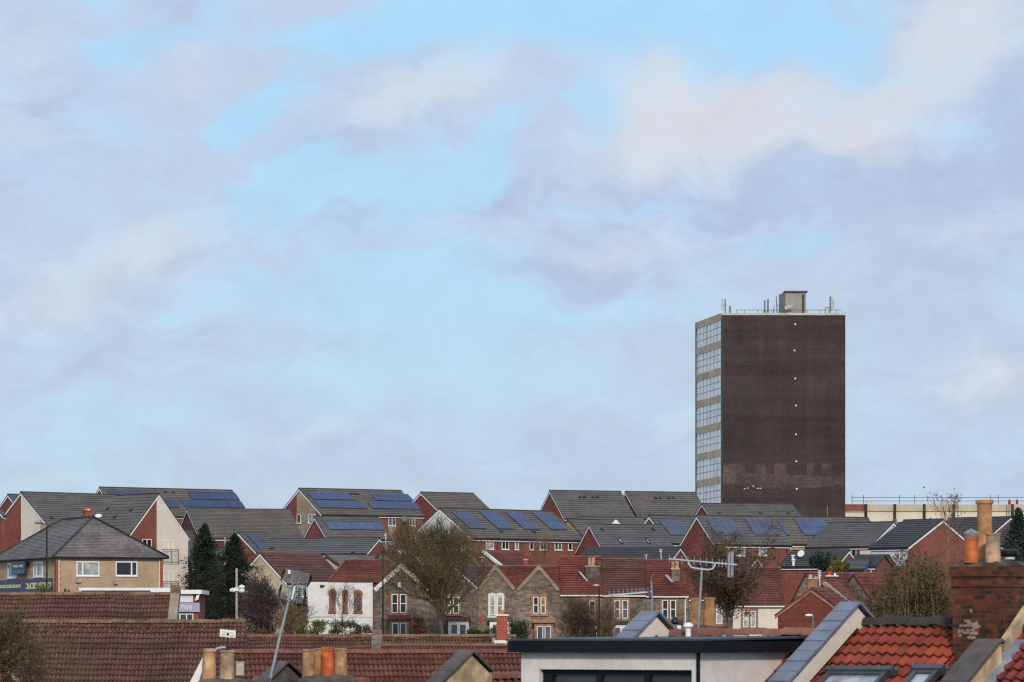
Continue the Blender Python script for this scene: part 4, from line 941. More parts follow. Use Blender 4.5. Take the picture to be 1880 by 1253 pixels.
# ------------------------------------------------------------------ small shop with the lavender sign
def shop():
    Y = 268.0; zb = ground(Y) - .3; x0, x1 = P(285, 0, Y).x, P(364, 0, Y).x; zt = P(0, 1091, Y).z
    root = thing('shop', Vector(((x0 + x1) / 2, Y + 3, zb)), 'small flat roofed shop with white parapet and lavender sign', 'shop')
    fc = Face(Vector((x0, Y, zb)), Vector((1, 0, 0)), Z, Vector((0, -1, 0)))
    m = MB(); m.box((x0, Y, zb), (x1 - x0, 0, 0), (0, 6, 0), (0, 0, zt - zb)); m.build('wall', 'brick_red', root)
    m = MB(); m.box((x0 - .3, Y - .35, zt + .002), (P(371, 0, Y).x - x0 + .3, 0, 0), (0, 6.6, 0), (0, 0, P(0, 1083.5, Y).z - zt)); m.build('roof_edge', 'white_pvc', root)
    m = MB(); u0, v0, u1, v1 = fc.rect(300, 1092, 354.5, 1106); fc.slab(m, u0, v0, u1, v1, -.01, .05); m.build('white_panel', 'render_white', root)
    m = MB(); u0, v0, u1, v1 = fc.rect(322, 1107, 367, 1124); fc.slab(m, u0, v0, u1, v1, .02, .2); sg = m.build('shop_sign', 'sign_lavender', root)
    u, v = fc.at(342.5, 1119.5); text_part('TIVE', fc, u, v, .4, .21, 'sign_white', sg, width=.82)
    window(root, fc, 318, 1127, 355, 1150, cols=3, glass='glass_teal')
    m = MB(); q = P(361, 1097, Y - .3); m.prism([q + Vector((-.12, 0, -.25)), q + Vector((.12, 0, -.15)), q + Vector((.2, 0, .2)), q + Vector((-.02, 0, .12))], Vector((0, .25, 0))); m.build('floodlight', 'white_pvc', root)
shop()

# ------------------------------------------------------------------ cream gabled house, its neighbour, white house
hU = House('house with a plain cream gable and a red brown tile roof behind the conifers', (526, 1070), 431, 1017.5, 586, 334, 44, wall='render_buff', roof='tile_red_brown', ridge='ridge_clay', far=False)
hU.win(545, 1078, 563, 1096, cols=2, glass='glass_grey')
hV = House('pale gabled house with a light grey roof above the red hipped roof', (638, 1048), 566, 1021, 702, 343, 42, wall='render_buff', roof='tile_hip', barge='ridge_dark')
def white_house():
    Y = 320.3; zb = ground(Y) - .6; x0, x1 = P(565, 0, Y).x, P(684.5, 0, Y).x; zt = P(0, 1069, Y).z
    root = thing('white_house', Vector(((x0 + x1) / 2, Y + 4, zb)), 'white rendered house with three narrow brick trimmed windows and a red hipped roof', 'house')
    m = MB(); m.box((x0, Y, zb), (x1 - x0, 0, 0), (0, 7.5, 0), (0, 0, zt - zb)); m.build('wall', 'render_white', root)
    fc = Face(Vector((x0, Y, zt)), Vector((1, 0, 0)), Z, Vector((0, -1, 0)))
    for a, b, t, bt in ((604, 616.5, 1082, 1126), (628.5, 638.5, 1083, 1126), (650, 665, 1083, 1126)):
        u0, v0, u1, v1 = fc.rect(a, t, b, bt); f = MB(); w = .16; c = (u0 + u1) / 2
        pts = [(u0 - .06, v1 - .42), (u0 - .04, v1 - .2), (c - .18, v1 - .03), (c, v1 + .04), (c + .18, v1 - .03), (u1 + .04, v1 - .2), (u1 + .06, v1 - .42)]
        inn = [(u0 + w, v1 - .5), (u0 + w, v1 - .42), (c - .1, v1 - .28), (c, v1 - .25), (c + .1, v1 - .28), (u1 - w, v1 - .42), (u1 - w, v1 - .5)]
        for i in range(6): f.prism([fc.p(*pts[i], 0), fc.p(*pts[i + 1], 0), fc.p(*inn[i + 1], 0), fc.p(*inn[i], 0)], fc.N * .12)
        fc.slab(f, u0, v0 + .15, u0 + w, v1 - .42, 0, .11); fc.slab(f, u1 - w, v0 + .15, u1, v1 - .42, 0, .11); fc.slab(f, u0 - .05, v0, u1 + .05, v0 + .14, 0, .16)
        o = f.build('window', 'terracotta_trim', root)
        g = MB(); fc.slab(g, u0 + w * .8, v0 + .1, u1 - w * .8, v1 - .24, -.01, .02); g.build('pane', 'glass_grey', o)
        if u1 - u0 > .5:
            g = MB(); fc.slab(g, u0 + w, (v0 + v1) / 2 + .25, u1 - w, (v0 + v1) / 2 + .31, .02, .06); fc.slab(g, u0 + w, v0 + .15, u0 + w + .05, v1 - .4, .02, .06); g.build('sash', 'steel_grey', o)
    u0, v0, u1, v1 = fc.rect(653, 1147, 664, 1170); f = MB(); c = (u0 + u1) / 2
    arc = [(c + (u1 - u0) / 2 * math.cos(R(t)), v1 - .25 + .25 * math.sin(R(t))) for t in range(0, 181, 20)]
    fc.poly(f, [(u1, v0 - .4)] + arc + [(u0, v0 - .4)], -.01, .06); f.build('door', 'glass_dark', root)
    f = MB(); fc.slab(f, 0, (v1 + .6), x1 - x0, v1 + .64, 0, .02); f.build('render_joint', 'concrete', root)
    e0, e1 = P(602, 1069.5, Y), P(712, 1070.5, Y); e0.y = e1.y = Y - .02
    d = 8.0; zr = P(0, 1030, Y + 4).z; e2 = Vector((e1.x, Y + d, e0.z)); e3 = Vector((e0.x, Y + d, e0.z))
    A = Vector((P(634, 0, Y + 4).x, Y + 4, zr)); B = Vector((e1.x, Y + 4, zr))
    m = MB()
    for f in ([e0, e1, B, A], [e2, e3, A, B], [e3, e0, A], [e1, e2, B], [e0, e3, e2, e1]): m.face(f)
    rows = []; n = 12; N = (e1 - e0).cross(A - e0).normalized(); N = N if N.z > 0 else -N
    for k in range(n):
        f0, f1 = k / n, (k + 1) / n
        def row(f, off): a, b = A.lerp(e0, f), B.lerp(e1, f); return [a.lerp(b, i / 8) + N * (off + (jit(.008) if off > .03 else 0)) for i in range(9)]
        def uv(f, dd): a, b = A.lerp(e0, f), B.lerp(e1, f); return [(a.lerp(b, i / 8).x, k * .33 + dd) for i in range(9)]
        m.strip([row(f0, .006), row(f1, .05), row(f1, .004)], [uv(f0, .01), uv(f1, .3), uv(f1, .31)])
    m.build('roof', 'tile_red', root)
    m = MB(); m.tube([e0 + Z * .06, A + Z * .08], .09, 6); m.tube([A + Z * .08, B + Z * .08], .1, 6); m.build('hip_tiles', 'ridge_clay', root)
    f = MB(); q = P(591, 1077, Y - .15); f.cbox(q, .3, .3, .12); f.tube([q, q + Vector((.3, .2, .05))], .04, 5); f.build('floodlight', 'black_metal', root)
white_house()

# ------------------------------------------------------------------ stone terrace
TG = 'stone terrace houses'
def sash(root, fc, x0, y0, x1, y1, glass=None, sur=None, rows=2, pad=.16, arched=False, mid=None, label=None):
    """a pair of sash windows in a common surround"""
    u0, v0, u1, v1 = fc.rect(x0, y0, x1, y1); pr = .06
    if sur:
        s = MB(); c = (u0 + u1) / 2
        fc.slab(s, u0 - pad, v0 - .05, u0, v1 + .03, 0, pr); fc.slab(s, u1, v0 - .05, u1 + pad, v1 + .03, 0, pr); fc.slab(s, c - .09, v0, c + .09, v1, 0, pr - .004)
        fc.slab(s, u0 - pad - .06, v0 - .2, u1 + pad + .06, v0 - .052, 0, pr + .08)
        for a, b in ((u0 - pad, c), (c, u1 + pad)):
            m = (a + b) / 2; w = b - a
            fc.poly(s, [(a, v1 + .032), (b, v1 + .032), (b, v1 + .16), (b - w * .18, v1 + .27), (m + w * .12, v1 + .26), (m, v1 + .34), (m - w * .12, v1 + .26), (a + w * .18, v1 + .27), (a, v1 + .16)], 0, pr + .01)
        s.build('window_surround', sur, root)
    w = (u1 - u0 - .18) / 2
    for a in (u0, u1 - w): window(root, fc, a, v0, a + w, v1, cols=1, rows=rows, local=True, fw=.065, glass=(glass if isinstance(glass, str) else (glass[0 if a == u0 else 1] if glass else None)), sill=False, name='sash_window', n0=.0)
def terrace(label, x0, x1, yeL, Y=320.0, apex=None, roof='tile_red', wall='stone_rubble', barge=None, ridge_y=1043, bw=.2, wide=None, rs=0.0, depth=8.0, trim=None):
    zb = ground(Y) - .6; a, b = P(x0, yeL, Y), P(x1, yeL, Y); ze = a.z; w = b.x - a.x
    root = thing('terrace_house', Vector(((a.x + b.x) / 2, Y + depth / 2, zb)), label, 'house', TG)
    A0 = Vector((a.x, Y, 0)); zr = P(0, ridge_y, Y + depth / 2).z; X = Vector((1, 0, 0)); YV = Vector((0, 1, 0))
    fc = Face(Vector((a.x, Y, ze)), X, Z, -YV)
    m = MB(); m.prism([A0 + Z * zb, A0 + YV * depth + Z * zb, A0 + YV * depth + Z * ze, A0 + YV * depth / 2 + Z * (zr - .05), A0 + Z * ze], X * w)
    if apex:
        ap = P(apex[0], apex[1] + 3, Y); m.prism([A0 + X * .02 + Z * ze, A0 + X * (w - .02) + Z * ze, Vector((ap.x, Y, ap.z))], YV * (depth / 2 + 1.2))
    m.build('wall', wall, root)
    m = MB(); dn = Vector((0, -depth / 2, ze - zr)); lv = dn.length + (.25 if not apex else -.1); d = dn.normalized(); O = Vector((a.x, Y + depth / 2, zr))
    nf = X.cross(d); nf = nf if nf.z > 0 else -nf
    m.prism([O + nf * .01, O + X * w + nf * .01, O + X * w + d * lv + nf * .01, O + d * lv + nf * .01], nf * .07)
    courses(m, O + nf * .09, X, d, w, lv + .02, .33, .05)
    db = Vector((0, depth / 2, ze - zr)).normalized(); nb = X.cross(db); nb = nb if nb.z > 0 else -nb
    m.prism([O + nb * .012, O + X * w + nb * .012, O + X * w + db * dn.length + nb * .012, O + db * dn.length + nb * .012], nb * .08)
    rf = m.build('roof', roof, root)
    m = MB(); m.tube([O + Z * .15, O + X * w + Z * .15], .11, 7); m.build('ridge_tiles', 'ridge_clay', root)
    if apex:
        m = MB(); ap = P(apex[0], apex[1], Y); ap.y = Y
        for e in (Vector((a.x, Y, ze)), Vector((b.x, Y, ze))):
            sd = (e - ap); n = sd.normalized().cross(YV); n = n if n.z > 0 else -n
            q = ap - n * .1; m.prism([q, q + sd, q + sd + YV * (depth / 2 - .2), q + YV * (depth / 2 + 1.0)], n * .08)
        m.build('gable_roof', roof, root)
        for e in (Vector((a.x, Y, ze)), Vector((b.x, Y, ze))):
            m = MB(); sd = e - ap; n = sd.normalized().cross(YV); n = n if n.z > 0 else -n; k = bw
            m.prism([ap + n * .0 - YV * .12 + Z * .02, e - YV * .12 + n * .0, e - YV * .12 - n * k, ap - YV * .12 - Z * k * 1.35], YV * (.3 if barge == 'coping_stone' else .06))
            m.build('gable_coping' if barge == 'coping_stone' else 'bargeboard', barge, root)
    else:
        m = MB(); q = O + d * (lv + .03) - Z * .02; m.tube([q, q + X * w], .07, 6); m.build('gutter', 'white_pvc', root)
        m = MB(); m.box(Vector((a.x, Y - .22, ze - .2)), X * w, YV * .03, Z * .18); m.build('fascia', 'white_paint', root)
    return root, fc, ze, zb, rf
def bay(root, fc, x0, x1, y0, y1, yr, roof='tile_red_brown', wall='brick_orange', glass='glass_grey', mids=2, out=.7):
    """ground floor bay window with a lean-to roof"""
    u0, v0, u1, v1 = fc.rect(x0, y0, x1, y1); _, vr = fc.at(x0, yr); zb = root['_o'][2] - fc.O.z
    m = MB(); fc.slab(m, u0, zb, u1, v1 + .25, 0, out); o = m.build('bay', wall, root)
    m = MB(); m.prism([fc.p(u0 - .15, v1 + .26, 0), fc.p(u0 - .15, v1 + .26, out + .2), fc.p(u0 - .15, v1 + .34, out + .2), fc.p(u0 - .15, vr, 0)], fc.U * (u1 - u0 + .3)); m.build('bay_roof', roof, o)
    f2 = Face(fc.p(0, 0, out), fc.U, fc.V, fc.N); w = (u1 - u0 - .3) / mids
    for i in range(mids): window(o, f2, u0 + .15 + i * w + .06, v0, u0 + .15 + (i + 1) * w - .06, v1, cols=1, rows=1, local=True, glass=glass, sill=False, name='bay_window')
    return o
r1, f1, *_ = terrace('stone gabled terrace house with broad white bargeboards beside the white house', 685.5, 789, 1081, apex=(737, 1034), barge='white_paint', bw=.34, roof='tile_red')
sash(r1, f1, 719, 1091, 746, 1126, glass='glass_dark', sur='brick_orange'); bay(r1, f1, 716, 751, 1144, 1172, 1128, roof='tile_red')
m = MB(); u, v = f1.at(733.5, 1074); f1.slab(m, u - .12, v - .2, u + .12, v + .2, 0, .1); m.build('alarm_box', 'white_pvc', r1)
r2, f2, *_ = terrace('stone gabled terrace house with thin white bargeboards mostly hidden by the big bare tree', 789.5, 877, 1080, apex=(829, 1037), barge='white_paint', bw=.12, roof='slate', wall='stone_rubble_dark')
sash(r2, f2, 817, 1096, 843, 1127, glass='glass_grey', sur='brick_orange'); bay(r2, f2, 823, 861, 1146, 1172, 1132, wall='white_paint')
r3, f3, *_ = terrace('stone gabled terrace house with cream window surrounds and buff coping', 877.5, 947, 1080, apex=(909, 1037), barge='coping_stone', bw=.3, roof='tile_red')
sash(r3, f3, 899, 1095, 923, 1130, glass='glass_blind', sur='cream_paint', pad=.13); bay(r3, f3, 899, 938, 1146, 1172, 1134, wall='white_paint', roof='slate_dark')
m = MB(); u, v = f3.at(883, 1137); f3.slab(m, u - .13, v - .22, u + .13, v + .22, 0, .1); m.build('alarm_box', 'red_paint', r3)
r4, f4, *_ = terrace('stone gabled terrace house with orange brick window surrounds and buff coping', 947.5, 1028, 1082, apex=(989.5, 1037), barge='coping_stone', bw=.3)
sash(r4, f4, 979, 1096, 1002, 1127, glass=('glass_dark', 'glass_amber'), sur='brick_orange'); bay(r4, f4, 981, 1016, 1150, 1178, 1137, wall='brick_orange', roof='brick_orange')
for f, x in ((f1, 686), (f3, 873)):
    pass
r5, f5, z5, b5, rf5 = terrace('stone terrace house with a stone chimney and twigs of a shrub before its wall', 1028.5, 1106, 1090, ridge_y=1026, roof='tile_red')
sash(r5, f5, 1067, 1103, 1093, 1135, sur='brick_orange', glass='glass_dark'); bay(r5, f5, 1060, 1100, 1152, 1178, 1140, wall='brick_orange')
r6, f6, z6, b6, rf6 = terrace('stone terrace house with a darker brown roof behind the second aerial', 1106.5, 1186, 1091, ridge_y=1030, roof='tile_red_brown', wall='stone_rubble_dark')
sash(r6, f6, 1128, 1102, 1153, 1136, sur='brick_orange', glass='glass_grey'); bay(r6, f6, 1122, 1160, 1152, 1178, 1140, wall='white_paint')
r7, f7, z7, b7, rf7 = terrace('stone terrace house with a bright red roof and a white downpipe at its end', 1186.5, 1264, 1092.5, ridge_y=1032, roof='tile_red')
sash(r7, f7, 1216, 1102, 1241, 1136, sur='brick_orange', glass='glass_dark'); bay(r7, f7, 1210, 1250, 1152, 1178, 1140, wall='white_paint')
m = MB(); u, v = f7.at(1258, 1095); m.tube([f7.p(u + .25, v, .25), f7.p(u, v - .35, .08), f7.p(u, b7 - z7, .08)], .06, 6); m.build('downpipe', 'white_pvc', r7)
r8, f8, z8, b8, rf8 = terrace('terrace house with a red roof behind the brown leaved twiggy tree', 1264.5, 1345, 1099, ridge_y=1036, roof='tile_red_dull')
sash(r8, f8, 1300, 1112, 1326, 1146, sur='brick_orange', glass='glass_blind'); bay(r8, f8, 1296, 1332, 1158, 1180, 1150, wall='white_paint')
r9, f9, z9, b9, rf9 = terrace('cream rendered terrace house at the far end behind the brown leaved tree', 1345.5, 1440, 1110, ridge_y=1046, roof='tile_red_dull', wall='render_cream')
sash(r9, f9, 1364, 1122, 1388, 1152, sur='brick_orange', glass='glass_blind')
chimney(rf5, 1075, 1101, 1041, 1072, 321.5, 'stone_chimney', [(1082.5, 1024, .16, 'pot_pale'), (1089, 1024, .16, 'pot_pale')], depth=.9)
chimney(rf7, 1233, 1248, 1046, 1074, 321.5, 'stone_chimney', [(1235.5, 1031, .16, 'pot_ochre'), (1243, 1031, .16, 'pot_pale')], depth=.9)
m = MB(); fb = P(1062, 1052, 321.6); m.prism([fb, fb + Vector((.15, 0, 0)), P(1078, 1071, 321.3) + Vector((.15, 0, 0)), P(1078, 1071, 321.3)], Vector((0, -.12, .1))); m.build('lead_flashing', 'lead', rf5)
m = MB(); fb = P(1220, 1058, 321.6); m.prism([fb, fb + Vector((.25, 0, 0)), P(1232, 1072, 321.0) + Vector((.25, 0, 0)), P(1232, 1072, 321.0)], Vector((0, -.15, .12))); m.build('lead_flashing', 'lead', rf7)

# terrace roofs just behind, seen over the gables
hW0 = House('red brown roofed house with a white framed roof window behind the bare tree', (742, 1046), 668, 1012, 748, 340, 44, roof='tile_red_brown', ridge='ridge_clay', wall='stone_rubble', barge=None, fascia=None, far=False)
hW0.skylight(727, 1013, 752, 1024, 'curtain_white', 'white_pvc')
hW9 = House('grey roofed house with a broken white verge behind the bare tree', (792, 1046), 716, 1011, 798, 341, 44, roof='slate', wall='stone_rubble', fascia=None)
hW1 = House('dull red roofed house left of the grey parapet behind the gables', (858, 1048), 790, 1016, 857, 339, 42, roof='tile_red_brown', ridge='ridge_clay', wall='stone_rubble', barge=None, fascia=None, far=False)
hW2 = House('red roofed house between the grey and the white parapet behind the gables', (883, 1046), 830, 1016, 889, 338, 42, roof='tile_red', ridge='ridge_clay', wall='stone_rubble', barge=None, fascia=None, far=False)
parapet(hW2, -.15, .1, .22, 'coping_stone')
m = MB(); q = hW2.roofF.p(*hW2.roofF.at(884, 1034), .1); m.tube([q, q + Z * .35], .08, 6); m.cbox(q + Z * .35, .5, .5, .1); m.build('roof_vent', 'concrete', hW2.root)
hW3 = House('red roofed house right of the white parapet behind the gables', (926, 1047), 850, 1016, 955, 337, 42, roof='tile_red', ridge='ridge_clay', wall='stone_rubble', barge=None, fascia=None, far=False)
parapet(hW3, -.2, .12, .25, 'white_paint')
chimney(hW3.roof, 962, 969, 1029, 1046, 334, 'brick_bright', [(965.5, 1024, .12, 'pot_red')], depth=.5)

# ------------------------------------------------------------------ red roofs right of the twiggy tree
hZ4 = House('large red roof left of the lead capped parapet', (1512, 1118), 1448, 1056, 1562, 297, 37, roof='tile_red_dull', ridge='ridge_clay', wall='stone_rubble', barge=None, fascia=None, far=False)
parapet(hZ4, hZ4.L - .1, hZ4.L + .2, .32, 'coping_stone', 'lead')
hZ5 = House('red roof right of the lead capped parapet', (1606, 1112), 1530, 1056, 1640, 298, 37, roof='tile_red', ridge='ridge_clay', wall='stone_rubble', barge=None, fascia=None, far=False)
chimney(hZ4.roof, 1519.5, 1536, 1059, 1082, 290, 'brick_dark_red', [(1523, 1049, .14, 'pot_red'), (1533, 1053, .1, 'white_paint')], cap='cream_paint', depth=.7, capw=.14)
hZ2 = House('red roof with a buff stone parapet in front of the capped chimney', (1562, 1116), 1462, 1074.5, 1540, 279, 50, roof='tile_red', ridge='ridge_clay', wall='stone_rubble', barge=None, fascia=None, far=False)
parapet(hZ2, -.2, .3, .25, 'coping_stone')
hZ1 = House('tile hung red gable with orange edged verges, nearest of the red roof cluster', (1552, 1128), 1428, 1083, 1522, 266, 62, roof='tile_red', ridge='ridge_clay', wall='tile_hung', barge='brick_orange', fascia=None, far=False)
chimney(hZ1.roof, 1484, 1501, 1064, 1090, 268.5, 'brick_orange', [(1488, 1055, .16, 'lead'), (1497, 1060, .13, 'pot_pale')], depth=.7)

# ------------------------------------------------------------------ clay tiled terrace roofs in the foreground
FG = 'clay tiled terrace roofs in the foreground'
def ridge_row(mb, A, r, L, rad=.13, seg=.45, n=7, gap=.012):
    """half round ridge tiles laid end to end"""
    k = max(1, round(L / seg)); s = L / k; side = Vector((-r.y, r.x, 0)).normalized()
    for i in range(k):
        j = rad * rnd.uniform(.93, 1.05); o = A + r * (s * i) + Z * jit(.012)
        rows = []
        for u, f in ((0, 1.06), (.06, 1.0), (s - gap, .97)):
            rows.append([o + r * u + side * (math.cos(math.pi * t / n) * j * f) + Z * (math.sin(math.pi * t / n) * j * f - .02) for t in range(n + 1)])
        mb.strip(rows); mb.face([rows[0][t] for t in range(n + 1)]); mb.face([rows[-1][t] for t in range(n + 1)][::-1])
def front_roof(label, x0, y0, x1, Y, a=0.0, pitch=36, lv=5.0, mat='clay_brown', ridge='ridge_lichen', roll=.15, course=.3, amp=.045, rise=.04, wall='brick_red', rad=.13, cat='house', name='terrace_house', group=FG, wallh=None, skew=0.0, back=None, k=6):
    """house whose clay tiled front slope faces the camera; ridge starts at pixel (x0,y0); returns (root, frame of the slope)"""
    sg = 1 if a >= 0 else -1; a = R(a)
    r = Vector((math.cos(a), math.sin(a), 0)); gf = Vector((math.sin(a), -math.cos(a), 0)); p = R(pitch)
    A = P(x0, y0, Y); kx = (x1 - CX) / F; L = (kx * A.y - A.x) / (r.x - kx * r.y)
    dn = gf * math.cos(p) - Z * math.sin(p); nf = gf * math.sin(p) + Z * math.cos(p)
    db = -gf * math.cos(p) - Z * math.sin(p); nb = -gf * math.sin(p) + Z * math.cos(p)
    lb = back or lv; W2 = lv * math.cos(p) - .25; B2 = lb * math.cos(p) - .25
    zb = min(ground(A.y), A.z - lv * math.sin(p) - 2.2) - .5
    root = thing(name, (A + r * L / 2).to_2d().to_3d() + Z * zb, label, cat, group)
    m = MB(); A0 = Vector((A.x, A.y, 0)); za = A.z - .12; ze = za - W2 * math.tan(p); zeb = za - B2 * math.tan(p)
    m.prism([A0 + gf * W2 + Z * zb, A0 + gf * W2 + Z * ze, A0 + Z * za, A0 - gf * B2 + Z * zeb, A0 - gf * B2 + Z * zb], r * L); m.build('wall', wall, root)
    m = MB()
    m.prism([A - nf * .1, A + r * L - nf * .1, A + r * L + dn * lv - nf * .1, A + dn * lv - nf * .1], nf * .06)
    m.prism([A - nb * .1, A + r * L - nb * .1, A + r * L + db * lb - nb * .1, A + db * lb - nb * .1], nb * .08)
    pantiles(m, A + nf * .0, r, dn, L, lv, roll, course, amp, rise, k=k, skew=skew)
    m.build('roof', mat, root, smooth=False)
    m = MB(); ridge_row(m, A + Z * .03, r, L, rad); m.build('ridge_tiles', ridge, root, smooth=True)
    return root, Face(A, r, dn, nf), L
rt, fR1, L1 = front_roof('clay tiled roof with orange lichen, in front of the beige corner building', -60, 1093, 314, 162, mat='clay_brown', ridge='ridge_lichen', lv=4.6, pitch=38)
m = MB(); l = 4.6; m.prism([fR1.p(L1, -.2, -.2), fR1.p(L1, l, -.2), fR1.p(L1, l, .22), fR1.p(L1, -.25, .22)], Vector((.38, 0, 0))); o = m.build('parapet', 'coping_stone', rt)
m = MB(); q = fR1.p(L1 + .19, 0, 0); m.cbox(q + Z * .05, .4, .5, .3); m.cbox(q + Z * .36, .34, .42, .06); m.build('parapet_block', 'ridge_lichen', o)
rt, fR2, L2 = front_roof('long mossy clay tiled roof filling the lower left, lichen along its ridge', -60, 1144, 452, 142, mat='clay_brown_mossy', ridge='ridge_lichen', lv=5.4, pitch=40)
rt, fR3, L3 = front_roof('small clay tiled roof between the stone parapet and the leaning mast', 452, 1170, 683, 182, mat='clay_brown', ridge='ridge_clay', lv=4.2, pitch=36, roll=.13)
m = MB(); m.prism([fR3.p(L3, -.25, -.2), fR3.p(L3, 3, -.2), fR3.p(L3, 3, .2), fR3.p(L3, -.25, .25)], Vector((.48, 0, 0))); o = m.build('parapet', 'stone_chimney', rt)
m = MB(); q = fR3.p(L3 + .24, 0, 0); m.cbox(q + Z * .12, .46, .5, .15); m.build('parapet_block', 'ridge_lichen', o)
rt, fR4, L4 = front_roof('clay tiled roof with lichen patches carrying the bright red brick chimney', 702, 1169.5, 948, 181, mat='clay_brown_mossy', ridge='ridge_lichen', lv=4.2, pitch=36, roll=.15)
ch = chimney(rt, 911.5, 931.5, 1131.5, 1176, 180.2, 'brick_bright', [(920.5, 1121, .15, 'pot_orange')], cap='cream_paint', depth=.6, capw=.06)
m = MB(); q = P(921.5, 1178.5, 179.8); m.cbox(q - Z * .15, .72, .5, .22); m.build('chimney_base', 'cream_paint', ch)
m = MB(); fc = fR4; u, v = fc.at(921, 1178); fc.slab(m, u - .45, v - .2, u + .45, v + .15, .0, .07); m.build('lead_flashing', 'lead', ch)
rt, fR4b, L4b = front_roof('narrow clay tiled roof with a plain mortar ridge behind the gabled dormer', 700, 1187, 948, 160, mat='clay_brown', ridge='ridge_clay', lv=3.6, pitch=36, roll=.15)
rt, fR5, L5 = front_roof('rust red clay tiled roof behind the group of four chimney pots', 424, 1200, 1000, 130, a=9, mat='clay_rust', ridge='ridge_clay', lv=5.2, pitch=38, roll=.16, course=.32)

# ------------------------------------------------------------------ the near row of terraces, turned by 36 degrees
A36, PIT = R(36), R(31)
rN = Vector((math.cos(A36), -math.sin(A36), 0)); gN = Vector((-math.sin(A36), -math.cos(A36), 0))
dN = gN * math.cos(PIT) - Z * math.sin(PIT); nN = gN * math.sin(PIT) + Z * math.cos(PIT)
dB = -gN * math.cos(PIT) - Z * math.sin(PIT)
def near_parapet(name_parent, apex, lf, lb, th, body, slab, body_h=.3, slab_w=None, seg=.42, name='parapet'):
    """coped party wall standing over a roof: slabs up the slope on a rendered wall; apex = world point on the near top edge"""
    A = Vector(apex); w = slab_w or th + .12; tp = .05
    m = MB(); q = A - Z * (tp + .01)
    m.prism([q, q + dN * lf, q + dN * lf - Z * body_h, q - Z * body_h * 1.25, q + dB * lb - Z * body_h, q + dB * lb], -rN * th); o = m.build(name, body, name_parent)
    m = MB()
    for d, l in ((dN, lf), (dB, lb)):
        n = max(1, round(l / seg)); s = l / n; nn = rN.cross(d); nn = nn if nn.z > 0 else -nn
        for i in range(n):
            a = A + d * (s * i) + rN * .06 + nn * (.012 * ((i % 2) * .4) + .004 * i)
            m.prism([a, a + d * (s - .008), a + d * (s - .008) + nn * tp, a + nn * (tp - .012)], -rN * w)
    m.build('coping', slab, o); return o
def near_roof(label, O, L, lv, mat, ridge, wall='brick_red', roll=.19, course=.3, amp=.035, rise=.04, rad=.13, lb=4.0, group=None, skew=.0, t0=.0, segl=.42, k=8):
    O = Vector(O); zb = ground(O.y) - 1
    root = thing('terrace_house', (O + rN * L / 2).to_2d().to_3d() + Z * zb, label, 'house', group or FG)
    W2 = lv * math.cos(PIT) - .2; B2 = lb * math.cos(PIT) - .2; O0 = Vector((O.x, O.y, 0)); za = O.z - .14; tn = math.tan(PIT)
    m = MB(); m.prism([O0 + gN * W2 + Z * zb, O0 + gN * W2 + Z * (za - W2 * tn), O0 + Z * za, O0 - gN * B2 + Z * (za - B2 * tn), O0 - gN * B2 + Z * zb], rN * L); m.build('wall', wall, root)
    m = MB(); nb = -gN * math.sin(PIT) + Z * math.cos(PIT)
    m.prism([O - nN * .1, O + rN * L - nN * .1, O + rN * L + dN * lv - nN * .1, O + dN * lv - nN * .1], nN * .05)
    m.prism([O - nb * .1, O + rN * L - nb * .1, O + rN * L + dB * lb - nb * .1, O + dB * lb - nb * .1], nb * .08)
    pantiles(m, O, rN, dN, L, lv, roll, course, amp, rise, k=k, skew=skew); m.build('roof', mat, root)
    m = MB(); ridge_row(m, O + Z * .04, rN, L, rad, segl, 9); m.build('ridge_tiles', ridge, root, smooth=True)
    return root, Face(O, rN, dN, nN)
ON = P(1556, 1150, 62)
# the bright orange roof
orr, fO = near_roof('bright orange clay roof with two skylights left of the brick stack', ON + rN * .02, 2.35, 5.2, 'clay_orange', 'ridge_dark', roll=.165, skew=.2)
near_parapet(orr, P(1574, 1108.5, 61.6) - rN * .0, 4.4, .75, .2, 'render_cream', 'slate_blue', body_h=.26, slab_w=.37, seg=.31)
m = MB()
for i in range(13):                                    # grey edging slates beside the parapet
    fO.slab(m, .08, .12 + i * .3, .24, .40 + i * .3, .055 + .004 * (i % 2), .085); 
m.build('edge_slates', 'slate_blue', orr)
def near_skylight(fc, root, x0, y0, x1, lv=1.3, glass='glass_sky'):
    u0, v0 = fc.at(x0, y0); u1, _ = fc.at(x1, y0); f = .07; n0, n1 = .03, .14; v1 = v0 + lv
    m = MB(); fc.slab(m, u0 - .06, v0 - .12, u1 + .06, v0, n0, n1 + .02); fc.slab(m, u0, v0, u0 + f, v1, n0, n1); fc.slab(m, u1 - f, v0, u1, v1, n0, n1); fc.slab(m, u0 + f, v0, u1 - f, v0 + f, n0, n1 - .01); fc.slab(m, u0 + f, v1 - f, u1 - f, v1, n0, n1 - .01)
    o = m.build('skylight', 'slate_dark', root); m = MB(); fc.slab(m, u0 + f * .5, v0 + f * .5, u1 - f * .5, v1 - f * .5, n0, n0 + .06); m.build('pane', glass, o)
    m = MB(); fc.slab(m, u0 - .1, v0 - .2, u1 + .1, v0 - .121, .05, .075); m.build('flashing', 'slate_dark', o)
near_skylight(fO, orr, 1524, 1245, 1634); near_skylight(fO, orr, 1682, 1243, 1727)
